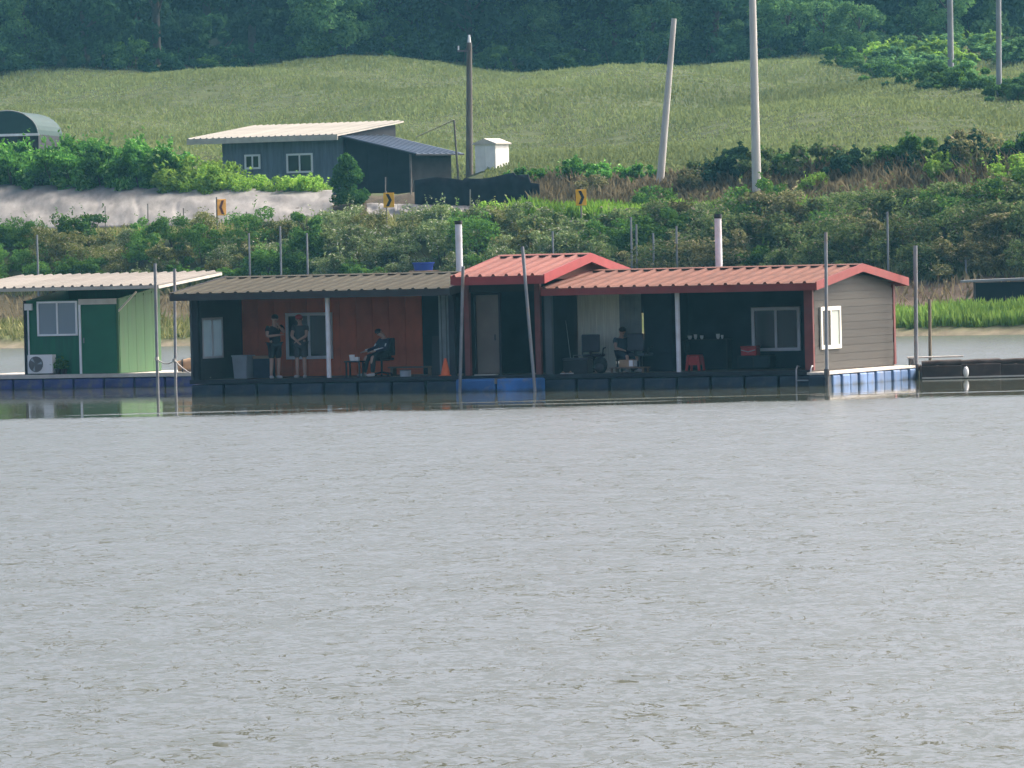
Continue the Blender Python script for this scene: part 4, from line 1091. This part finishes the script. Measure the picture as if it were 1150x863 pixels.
d = T.part('door', MB().cbox(q0, q1, -.03, -.002, .43, 2.38, .008), 'door_green'); T.part('handle', MB().tube([(q0 + .08, -.05, 1.3), (q0 + .08, -.05, 1.45)], .015, 6), 'steel_pole', d)
T.part('door_jamb', MB().box(q0 - .07, q0 - .005, -.05, -.003, .42, 2.42), 'white_frame')
T.part('transom_panel', MB().box(q0 - .06, q1 + .04, -.06, -.004, 2.40, 2.56), 'pale_trim')
a0, zt_ = GH.L(42, 339, 0); a1, zb_ = GH.L(88, 377, 0)
window(T, 'y', -.002, a0, a1, zb_, zt_, -1, pm='grey_glass', bar=.055)
T.part('conduit', MB().tube([(gx0 + .13, -.05, .5), (gx0 + .13, -.05, 2.28)], .025, 6), 'white_pipe')
T.part('junction_box', MB().cbox(gx0 + .03, gx0 + .27, -.10, -.004, 2.27, 2.46, .01), 'white_plastic')
ry0, ry1, rz0, rz1, rx0, rx1 = -.62, 3.6, 2.92, 3.24, -4.9, 1.62
R = T.part('roof', MB().prism([(rx0, ry0 + .03, rz0 - .02), (rx0, ry1, rz1 - .02), (rx0, ry1, rz1 - .10), (rx0, ry0 + .03, rz0 - .10)], (rx1 - rx0, 0, 0)), 'pale_trim')
sa = math.atan2(rz1 - rz0, ry1 - ry0); npn = 21; pp = (rx1 - rx0) / npn
pm_ = rib_panel(pp, math.hypot(ry1 - ry0, rz1 - rz0), M['pale_roof'], .05)
for k in range(npn): T.piece('roof_panel', pm_, (rx0 + k * pp, ry0, rz0), (sa, 0, 0), R)
T.part('front_fascia', MB().box(rx0, rx1, ry0, ry0 + .028, rz0 - .09, rz0 - .014), 'pale_trim', R)
T.part('roof_bracket', MB().tube([(.02, .0, 2.2), (.75, -.30, 2.74)], .03, 6), 'pale_trim')
# air conditioner, potted plant, bundle
T2 = Thing('air_conditioner', GH, (gx0 + .6, -.2, .41), 'white outdoor air conditioner unit beside the green hut door', 'air conditioner')
a = gx0 + .2
body = T2.part('casing', MB().cbox(a, a + .80, -.31, -.06, .45, .99, .015), 'white_plastic')
T2.part('fan_ring', MB().tube([(a + .28, -.335, .72), (a + .28, -.305, .72)], .225, 20), 'ac_grille', body)
for k in range(3): T2.part('fan_blade', MB().prism([(a + .28 + .05 * math.cos(an), -.345, .72 + .05 * math.sin(an)) if j == 0 else (a + .28 + .2 * math.cos(an + j * .4 - .4), -.345, .72 + .2 * math.sin(an + j * .4 - .4)) for j in range(3)], (0, .008, 0)), 'bin_grey', body) if (an := k * 2.09) is not None else None
for q in (a + .1, a + .66): T2.part('foot', MB().box(q, q + .05, -.3, -.08, .412, .45), 'black_metal')
for k, q in enumerate((a + .93, a + 1.12)):
    loc = GH.w(q, -.2, .41)
    e = tag(empty('potted_plant', loc), ['small plant in a dark pot next to the air conditioner', 'small plant in a dark pot next to the green door'][k], 'plant')
    MB().tube([(0, 0, 0), (0, 0, .16)], [.07, .095], 10).build('pot', M['black_metal'], e)
    pts = rng.normal(0, .08, (60, 3)); pts[:, 2] = .16 + np.abs(rng.normal(.14, .1, 60))
    mesh_obj('foliage', quads_mesh('foliage', leaf_quads(pts, rng.normal(0, 1, (60, 3)), .055), M['green_shrub']), e)
e = tag(empty('brown_bundle', GH.w(1.9, .7, .41)), 'rolled brown bundle on the raft end behind the brown roofed cabin', 'bundle')
MB().tube([(-.35, 0, .16), (0, .02, .2), (.4, 0, .17)], [.15, .2, .16], 12).build('roll', M['cardboard'], e)
for q in (-.2, .22): MB().tube([(q - .02, .01, .18), (q + .02, .01, .18)], .2, 12).build('strap', M['black_metal'], e)

# --- black floats at the right
for k in range(4):
    c = at(1036 + 44 * k + 22, 425, 182.3)
    FR = Frame((c.x, 182.3, 0), 1)
    T = Thing('black_float_raft', FR, (0, 0, 0), ['black float unit nearest the blue floats, at the right', 'black float unit with the white marker on it', 'black float unit right of the white marker', 'black float unit cut by the right edge'][k], 'float', 'row of black floats')
    bd = MB(); 
    bd.cbox(-.528, .528, 0, 1.6, -.25, .36 + .03 * (k % 2), .03)
    T.part('body', bd, 'black_float')
    T.part('tube', MB().tube([(-.525, .12, .40), (-.1, .1, .44), (.2, .14, .41), (.525, .12, .43)], [.09, .07, .1, .085], 10), 'black_float')
    T.part('waterline_glint', MB().box(-.525, .525, -.05, -.012, .02, .06), 'pale_trim')  # pale strip standing in for the reflected highlight along the waterline
e = tag(empty('marker_buoy', at(1085, 424, 182.0)), 'small white rounded buoy against the black floats', 'buoy'); e.location.z = .02
MB().ball((0, 0, .16), (.075, .075, .15)).build('body', M['white_plastic'], e); MB().tube([(0, 0, .29), (0, 0, .35)], [.02, .015], 8).build('eyelet', M['black_metal'], e)
c = at(1050, 405, 184.5)
e = tag(empty('loose_plank', (c.x, 184.4, .0)), 'pale plank across the black floats beside the clapboard cabin', 'plank')
MB().cbox(-.75, .75, -.12, .12, .53, .57, .01).build('board', M['pale_deck'], e); MB().box(-.7, -.6, -.5, .3, .3, .528).build('batten', M['deck_wood'], e)

# ------------------------------------------------------------------ furniture and small things on the porches
def thing_at(name, x, y, label, cat, rz=0, group=None, z=DK):
    return tag(empty(name, HB.w(x, y, z), -HB.a + rz), label, cat, group)
def office_chair(x, y, rz, label, bm='chair_grey'):
    e = thing_at('office_chair', x, y, label, 'chair', rz)
    MB().cbox(-.25, .25, -.25, .25, .42, .50, .03).build('seat', M[bm], e)
    b = MB().cbox(-.25, .25, .22, .29, .55, 1.02, .03).build('backrest', M[bm], e); MB().box(-.03, .03, .27, .31, .44, .60).build('back_bracket', M['chair_black'], b)
    MB().tube([(0, 0, .09), (0, 0, .42)], .03, 8).build('column', M['chair_black'], e)
    for k in range(5):
        an = k * 1.2566
        l = MB().tube([(0, 0, .11), (.28 * math.cos(an), .28 * math.sin(an), .07)], [.025, .018], 6).build('leg', M['chair_black'], e)
        MB().ball((.28 * math.cos(an), .28 * math.sin(an), .032), .032, 8, 5).build('castor', M['chair_black'], l)
    for q in (-1, 1):
        MB().tube([(q * .27, .12, .46), (q * .29, .08, .64), (q * .29, -.12, .66)], .02, 6).build('armrest', M['chair_black'], e)
    return e
office_chair(-6.72, 1.5, math.pi + .1, 'dark high backed chair in front of the pale curtain')
office_chair(-5.42, 1.6, math.pi - .15, 'dark high backed chair at the right of the yellow strip of light')
office_chair(-12.75, 1.25, -.5, 'black chair under the seated person on the red walled porch', 'chair_black')
e = thing_at('white_carton', -5.45, .75, 'small pale carton on the low table before the dark chair', 'carton', z=DK + .155)
MB().cbox(-.2, .2, -.13, .13, 0, .19, .008).build('box', M['cardboard'], e); MB().box(.205, .208, -.12, .12, .01, .18).build('lid', M['white_plastic'], e); MB().box(.08, .19, -.134, -.131, .015, .175).build('flap', M['white_plastic'], e)
e = thing_at('low_table', -5.4, .75, 'low wooden table holding the pale carton', 'table')
MB().cbox(-.5, .5, -.22, .22, .12, .15, .008).build('tabletop', M['wood_table'], e)
for qx in (-.44, .44):
    for qy in (-.17, .17): MB().box(qx - .025, qx + .025, qy - .025, qy + .025, 0, .119).build('leg', M['wood_table'], e)
e = thing_at('tackle_box', -6.85, .7, 'dark tackle box on the porch floor before the pale curtain', 'box')
MB().cbox(-.35, .35, -.2, .2, 0, .36, .02).build('body', M['chair_black'], e); MB().cbox(-.36, .36, -.21, .21, .363, .42, .015).build('lid', M['chair_grey'], e); MB().tube([(-.12, 0, .42), (-.12, 0, .48), (.12, 0, .48), (.12, 0, .42)], .012, 6).build('handle', M['steel_pole'], e)
e = thing_at('backpack', -6.25, .8, 'dark backpack on the floor between the two dark chairs', 'bag')
MB().ball((0, 0, .22), (.2, .14, .23), 12, 8).build('body', M['black_cloth'], e); MB().ball((0, -.11, .15), (.14, .07, .12)).build('pocket', M['grey_cloth'], e); MB().tube([(-.06, 0, .43), (0, 0, .50), (.06, 0, .43)], .012, 6).build('strap', M['black_cloth'], e)
for k, (x, y) in enumerate(((-7.12, .35), (-6.98, .42))):
    e = thing_at('sandal', x, y, 'pale sandal at the left corner of the right porch', 'sandal', k, 'pale sandals')
    MB().cbox(-.05, .05, -.13, .13, 0, .03, .012).build('sole', M['shoe'], e); MB().tube([(-.05, -.04, .02), (0, -.05, .07), (.05, -.04, .02)], .018, 6).build('strap', M['cardboard'], e)
# fishing rods leaning at the left corner
e = thing_at('fishing_rod', -7.05, .8, 'thin fishing rod leaning at the left end of the right porch', 'rod')
MB().tube([(0, 0, 0), (-.12, .08, .75), (-.22, .14, 1.4)], [.014, .009, .005], 6).build('blank', M['steel_pole'], e); MB().tube([(0, 0, 0), (-.05, .03, .3)], .02, 6).build('grip', M['black_metal'], e)
# red stool, red box, shelf with crockery
e = thing_at('plastic_stool', -4.05, 2.0, 'red plastic stool behind the white porch post', 'stool')
MB().cbox(-.17, .17, -.17, .17, .38, .42, .015).build('seat', M['red_plastic'], e)
for qx in (-1, 1):
    for qy in (-1, 1): MB().tube([(qx * .18, qy * .18, 0), (qx * .14, qy * .14, .38)], [.035, .045], 6).build('leg', M['red_plastic'], e)
[MB().box(-.16, .16, a, a + .015, .15, .37).build('skirt', M['red_plastic'], e) for a in (-.165, .15)]
e = thing_at('side_cabinet', -2.6, 2.75, 'low dark cabinet under the porch window', 'cabinet')
MB().cbox(-.45, .45, -.25, .25, .03, .36, .01).build('body', M['chair_black'], e)
for q in (-.42, .02): MB().box(q, q + .4, -.262, -.252, .05, .34).build('door', M['navy_wall'], e)
e = thing_at('red_cooler', -2.75, 2.7, 'red cooler box on the cabinet below the porch window', 'cooler', z=DK + .362)
MB().cbox(-.22, .22, -.15, .15, 0, .20, .02).build('body', M['red_plastic'], e); MB().cbox(-.23, .23, -.16, .16, .203, .25, .015).build('lid', M['red_plastic'], e); MB().tube([(-.2, -.17, .15), (0, -.19, .1), (.2, -.17, .15)], .01, 6).build('handle', M['white_plastic'], e)
e = thing_at('crockery_shelf', -4.1, 2.9, 'dark shelf with white crockery on the porch wall', 'shelf')
MB().box(-.6, .7, -.15, .2, .78, .81).build('board', M['chair_black'], e)
for q in (-.55, .63): MB().box(q, q + .04, -.13, .18, 0, .78).build('leg', M['chair_black'], e)
for k, (x, r) in enumerate(((-4.52, .06), (-4.36, .045), (-4.18, .05), (-3.72, .05), (-3.60, .035))):
    c = thing_at('bowl', x, 2.86, 'white bowl on the dark porch shelf', 'bowl', 0, 'white bowls on the porch shelf', z=DK + .812)
    MB().tube([(0, 0, 0), (0, 0, .02), (0, 0, .05), (0, 0, .09 + .03 * (k % 2))], [r * .5, r * .7, r * .95, r], 14).build('vessel', M['white_plastic'], c); MB().tube([(0, 0, .088 + .03 * (k % 2)), (0, 0, .10 + .03 * (k % 2))], r * 1.04, 14).build('rim', M['white_plastic'], c)
# left porch
e = thing_at('storage_bin', -16.95, 1.5, 'pale grey storage bin beside the standing person with bare legs', 'bin', -.1)
MB().prism([(-.19, -.18, 0), (.19, -.18, 0), (.23, -.2, .58), (-.23, -.2, .58)], (0, .38, 0)).build('body', M['bin_grey'], e); MB().cbox(-.25, .25, -.23, .23, .582, .63, .015).build('lid', M['bin_grey'], e)
e = thing_at('cardboard_box', -16.45, 1.75, 'dark box with a brown lid between bin and standing person', 'box', .15)
MB().cbox(-.25, .25, -.2, .2, 0, .52, .012).build('body', M['navy_cloth'], e); MB().cbox(-.26, .26, -.21, .21, .523, .60, .01).build('lid', M['cardboard'], e)
e = thing_at('black_board', -10.95, .95, 'tall black arched board leaning against the porch curtain', 'board')
MB().prism([(-.22, 0, 0)] + [(.28 * math.cos(t * .157) - .0, .1 * math.sin(t * .157), 1.05 * math.sin(t * .157)) for t in range(0, 11)] + [(-.22, .1, 1.05)], (0, .05, 0)).build('panel', M['chair_black'], e); MB().box(-.2, .24, -.02, -.005, .0, .05).build('foot_rail', M['black_metal'], e)
e = thing_at('traffic_cone', -10.12, .12 - .0, 'orange cone in the corner beside the slanting pole', 'cone'); e.location = HB.w(-10.35, .0, DK)
MB().tube([(0, 0, .03), (0, 0, .48)], [.135, .03], 16).build('body', M['orange'], e); MB().cbox(-.17, .17, -.06, .17, 0, .035, .008).build('base', M['orange'], e)
e = thing_at('steel_pot', -11.75, .55, 'grey steel pot on the porch floor right of the seated person', 'pot')
MB().tube([(0, 0, 0), (0, 0, .16)], .15, 16).build('body', M['bin_grey'], e); MB().tube([(0, 0, .16), (0, 0, .18)], [.165, .12], 16).build('lid', M['steel_pole'], e)
e = thing_at('porch_bench', -12.1, 1.9, 'low dark bench along the red wall behind the pot', 'bench')
MB().cbox(-.7, .6, -.15, .15, .20, .24, .01).build('seat', M['wood_table'], e)
for q in (-.6, .5): MB().box(q - .04, q + .04, -.12, .12, 0, .199).build('leg', M['wood_table'], e)

# ------------------------------------------------------------------ people
def skin_mesh(name, V, E, Rr, root, m, sub=2):
    me = bpy.data.meshes.new(name); me.from_pydata([tuple(v) for v in V], E, [])
    o = bpy.data.objects.new(name, me); col.objects.link(o)
    md = o.modifiers.new('skin', 'SKIN'); md.use_smooth_shade = True; md.branch_smoothing = .4
    o.modifiers.new('sub', 'SUBSURF').levels = sub
    lay = me.skin_vertices[0].data
    for i, r in enumerate(Rr):
        lay[i].radius = r if hasattr(r, '__len__') else (r, r); lay[i].use_root = i == root
    dg = bpy.context.evaluated_depsgraph_get()
    out = bpy.data.meshes.new_from_object(o.evaluated_get(dg))
    bpy.data.objects.remove(o); out.name = name
    out.materials.clear(); out.materials.append(m)
    return out

def person(x, y, rz, J, label, shirt, shorts, cap=None, z=DK, sleeve=.55, shoes='shoe', long_legs=False, cuff=None):
    """J: joints in metres, x to the person's left, facing -y; one continuous body grown over the joints"""
    e = tag(empty('person', HB.w(x, y, z), -HB.a + rz), label, 'person')
    J = {k: Vector(v) for k, v in J.items()}
    V, R_, E_ = [], [], []
    def nd(p, r, par=None):
        V.append(Vector(p)); R_.append(r)
        if par is not None: E_.append((par, len(V) - 1))
        return len(V) - 1
    pel = nd(J['pelvis'], .125)
    wst = nd(J['pelvis'].lerp(J['chest'], .5), .115, pel)
    ch = nd(J['chest'], .125, wst)
    nb = nd(J['chest'].lerp(J['neck'], .75), .075, ch)
    nk = nd(J['neck'], .052, nb)
    up = (J['head'] - J['neck']).normalized()
    h1 = nd(J['neck'].lerp(J['head'], .55), .070, nk); h2 = nd(J['head'], .085, h1); nd(J['head'] + up * .085, .062, h2)
    for s in 'lr':
        sh = nd(J['sh_' + s], .062, ch); el = nd(J['el_' + s], .044, sh); wr = nd(J['wr_' + s], .030, el)
        dr = (J['wr_' + s] - J['el_' + s]).normalized()
        side = dr.cross(Vector((0, 0, 1)) if abs(dr.z) < .8 else Vector((0, 1, 0))).normalized()
        pl = nd(J['wr_' + s] + dr * .065, (.040, .020), wr)
        for k, ln in enumerate((.065, .075, .07, .055)):
            b_ = J['wr_' + s] + dr * .095 + side * (.018 * (k - 1.5))
            f1 = nd(b_, .010, pl); f2 = nd(b_ + dr * ln * .55, .009, f1); nd(b_ + dr * ln + dr.cross(side) * .018, .008, f2)
        t1 = nd(J['wr_' + s] + dr * .05 + side * .035, .011, pl); nd(J['wr_' + s] + dr * .085 + side * .055, .010, t1)
        hp = nd(J['hip_' + s], .090, pel); kn = nd(J['kn_' + s], .058, hp)
        cf = nd(J['kn_' + s].lerp(J['an_' + s], .35), .056, kn); an = nd(J['an_' + s], .038, cf); nd(J['toe_' + s], .034, an)
    mesh_obj('body', skin_mesh('body', V, E_, R_, 0, M['skin']), e)
    # clothes
    V2 = [J['pelvis'] + Vector((0, 0, -.07)), J['pelvis'].lerp(J['chest'], .5), J['chest'], J['chest'].lerp(J['neck'], .6)]
    R2 = [.155, .145, .150, .088]; E2 = [(0, 1), (1, 2), (2, 3)]
    for s in 'lr':
        n = len(V2); V2 += [J['sh_' + s], J['sh_' + s].lerp(J['el_' + s], sleeve)]; R2 += [.080, .068]; E2 += [(2, n), (n, n + 1)]
        if sleeve >= 1: V2.append(J['el_' + s].lerp(J['wr_' + s], .9)); R2.append(.045); E2.append((n + 1, n + 2))
    sh = mesh_obj('shirt', skin_mesh('shirt', V2, E2, R2, 1, M[shirt]), e)
    V3, R3, E3 = [J['pelvis'] + Vector((0, 0, .03))], [.150], []
    for s in 'lr':
        n = len(V3); V3 += [J['hip_' + s], J['hip_' + s].lerp(J['kn_' + s], .92)]; R3 += [.112, .090]; E3 += [(0, n), (n, n + 1)]
        if long_legs: V3.append(J['an_' + s]); R3.append(.062); E3.append((n + 1, n + 2))
    mesh_obj('trousers' if long_legs else 'shorts', skin_mesh('shorts', V3, E3, R3, 0, M[shorts]), e)
    for s in 'lr':
        a, t = J['an_' + s], J['toe_' + s]; d = (t - a); d.z = 0
        z0 = min(a.z, t.z)
        MB().tube([a - d * .25 + Vector((0, 0, -.03)), a + d * .3 + Vector((0, 0, -.035)), t + Vector((0, 0, -.01)), t + d.normalized() * .05], [.045, .05, .044, .02], 8).build('shoe', M[shoes], e)
        if cuff: MB().tube([J['sh_' + s].lerp(J['el_' + s], .55), J['el_' + s], J['el_' + s].lerp(J['wr_' + s], .85)], [.030, .028, .022], 6).build('sleeve_stripe', M[cuff], sh, loc=(0, -.045, .02))
    # face and hair
    fw = J['face'].normalized() if 'face' in J else Vector((0, -1, 0))
    sd = fw.cross(up).normalized(); hd = J['head']
    MB().tube([hd + fw * .078 - up * .005, hd + fw * .108 - up * .03, hd + fw * .08 - up * .038], [.010, .014, .008], 6).build('nose', M['skin'], e)
    for q in (-1, 1):
        MB().ball(hd + sd * q * .086 - up * .01, (.016, .022, .03), 8, 5).build('ear', M['skin'], e)
        MB().ball(hd + fw * .080 + sd * q * .033 + up * .012, .012, 6, 5).build('eye', M['hair'], e)
    MB().tube([hd + fw * .080 - sd * .022 - up * .058, hd + fw * .086 - up * .06, hd + fw * .080 + sd * .022 - up * .058], .006, 5).build('mouth', M['brown_paint'], e)
    MB().ball(hd + up * .045 - fw * .018, (.098, .098, .082), 12, 8).build('hair', M['hair'], e)
    if cap:
        c = MB().ball(hd + up * .062, (.103, .103, .075), 12, 8).build('cap', M[cap], e)
        MB().prism([hd + up * .055 + fw * .08 - sd * .07, hd + up * .05 + fw * .17 - sd * .04, hd + up * .05 + fw * .17 + sd * .04, hd + up * .055 + fw * .08 + sd * .07], up * .012).build('peak', M[cap], c)
    return e

STAND = dict(pelvis=(0, 0, .93), chest=(0, -.01, 1.27), neck=(0, -.01, 1.47), head=(0, -.03, 1.60), sh_l=(.18, 0, 1.38), sh_r=(-.18, 0, 1.38),
             el_l=(.23, .02, 1.10), el_r=(-.23, .02, 1.10), wr_l=(.24, -.06, .86), wr_r=(-.24, -.06, .86),
             hip_l=(.09, 0, .88), hip_r=(-.09, 0, .88), kn_l=(.10, -.02, .47), kn_r=(-.10, -.02, .47), an_l=(.10, .02, .07), an_r=(-.11, .02, .07), toe_l=(.12, -.14, .04), toe_r=(-.13, -.14, .04))
A = dict(STAND, el_l=(.22, -.18, 1.22), wr_l=(.04, -.30, 1.40), el_r=(-.24, -.08, 1.13), wr_r=(.02, -.28, 1.16), head=(.01, -.05, 1.60))
person(-15.75, .95, .75, A, 'person in black top and shorts standing with hands raised, beside the bin', 'black_cloth', 'black_cloth')
B = dict(STAND, el_l=(.20, -.16, 1.12), wr_l=(.03, -.28, 1.02), el_r=(-.20, -.16, 1.12), wr_r=(-.02, -.30, .98), head=(0, -.09, 1.58))
person(-15.12, 1.25, .2, B, 'person in a red cap and dark clothes standing before the white porch window', 'grey_cloth', 'grey_cloth', cap='red_cloth')
SIT = dict(pelvis=(0, .05, .60), chest=(0, .12, .90), neck=(0, .10, 1.08), head=(0, .04, 1.20), sh_l=(.18, .12, 1.0), sh_r=(-.18, .12, 1.0),
           el_l=(.25, -.02, .76), el_r=(-.25, -.02, .76), wr_l=(.20, -.24, .72), wr_r=(-.20, -.24, .72),
           hip_l=(.10, 0, .58), hip_r=(-.10, 0, .58), kn_l=(.14, -.42, .54), kn_r=(-.14, -.42, .54), an_l=(.15, -.42, .09), an_r=(-.16, -.46, .09), toe_l=(.16, -.58, .05), toe_r=(-.18, -.62, .05))
P3 = dict(SIT, head=(-.06, -.02, 1.19), wr_l=(.10, -.34, .70), wr_r=(-.24, -.36, .70))
for k in P3: P3[k] = (P3[k][0], P3[k][1], P3[k][2] - (.02 if not k.startswith(('an', 'toe')) else 0))
person(-12.75, 1.25, -.5, P3, 'person in black with white sleeve stripes sitting on the red walled porch', 'navy_cloth', 'black_cloth', sleeve=1.0, long_legs=True, cuff='white_cloth')
e = thing_at('white_cup', -13.33, .62, 'small white cup and paper on the stand before the seated person', 'cup', z=DK + .442)
MB().tube([(0, 0, 0), (0, 0, .16)], [.06, .08], 12).build('vessel', M['white_plastic'], e); MB().box(.07, .2, -.06, .06, 0, .1).build('paper', M['white_cloth'], e)
e = thing_at('side_stand', -13.28, .62, 'small dark side stand before the seated person', 'stand')
MB().cbox(-.22, .26, -.16, .16, .40, .44, .01).build('tabletop', M['chair_black'], e)
for qx in (-.17, .21):
    for qy in (-.12, .12): MB().box(qx - .02, qx + .02, qy - .02, qy + .02, 0, .399).build('leg', M['chair_black'], e)
P4 = dict(SIT); 
for k in P4: P4[k] = (P4[k][0], P4[k][1], P4[k][2] - (.12 if not k.startswith(('an', 'toe')) else 0))
person(-5.95, 1.7, .9, P4, 'person in dark blue sitting low between the two dark chairs', 'navy_cloth', 'navy_cloth', long_legs=True)
e = thing_at('low_stool', -5.95, 1.72, 'low dark stool under the person in dark blue', 'stool')
MB().cbox(-.18, .18, -.16, .2, .30, .345, .015).build('seat', M['chair_black'], e)
for qx in (-.14, .14):
    for qy in (-.12, .16): MB().box(qx - .02, qx + .02, qy - .02, qy + .02, 0, .299).build('leg', M['chair_black'], e)

# ------------------------------------------------------------------ one label for each of a row
ORD = 'first second third fourth fifth sixth seventh eighth ninth tenth eleventh twelfth thirteenth fourteenth fifteenth sixteenth seventeenth eighteenth nineteenth twentieth'.split()
ORD += ['twenty-' + o for o in ORD[:9]] + ['thirtieth'] + ['thirty-' + o for o in ORD[:9]] + ['fortieth'] + ['forty-' + o for o in ORD[:9]]
by = {}
for o in list(col.objects):
    if o.parent is None and o.get('group') and o.get('label'): by.setdefault((o['group'], o['label']), []).append(o)
for (g, lab), os_ in by.items():
    if len(os_) < 2 or 'slope' in g or 'second row' in g or 'understory' in g or len(os_) > 49: continue
    for k, o in enumerate(sorted(os_, key=lambda o: o.location.x / o.location.y)):
        o['label'] = lab + ', ' + ORD[k] + ' from the left'
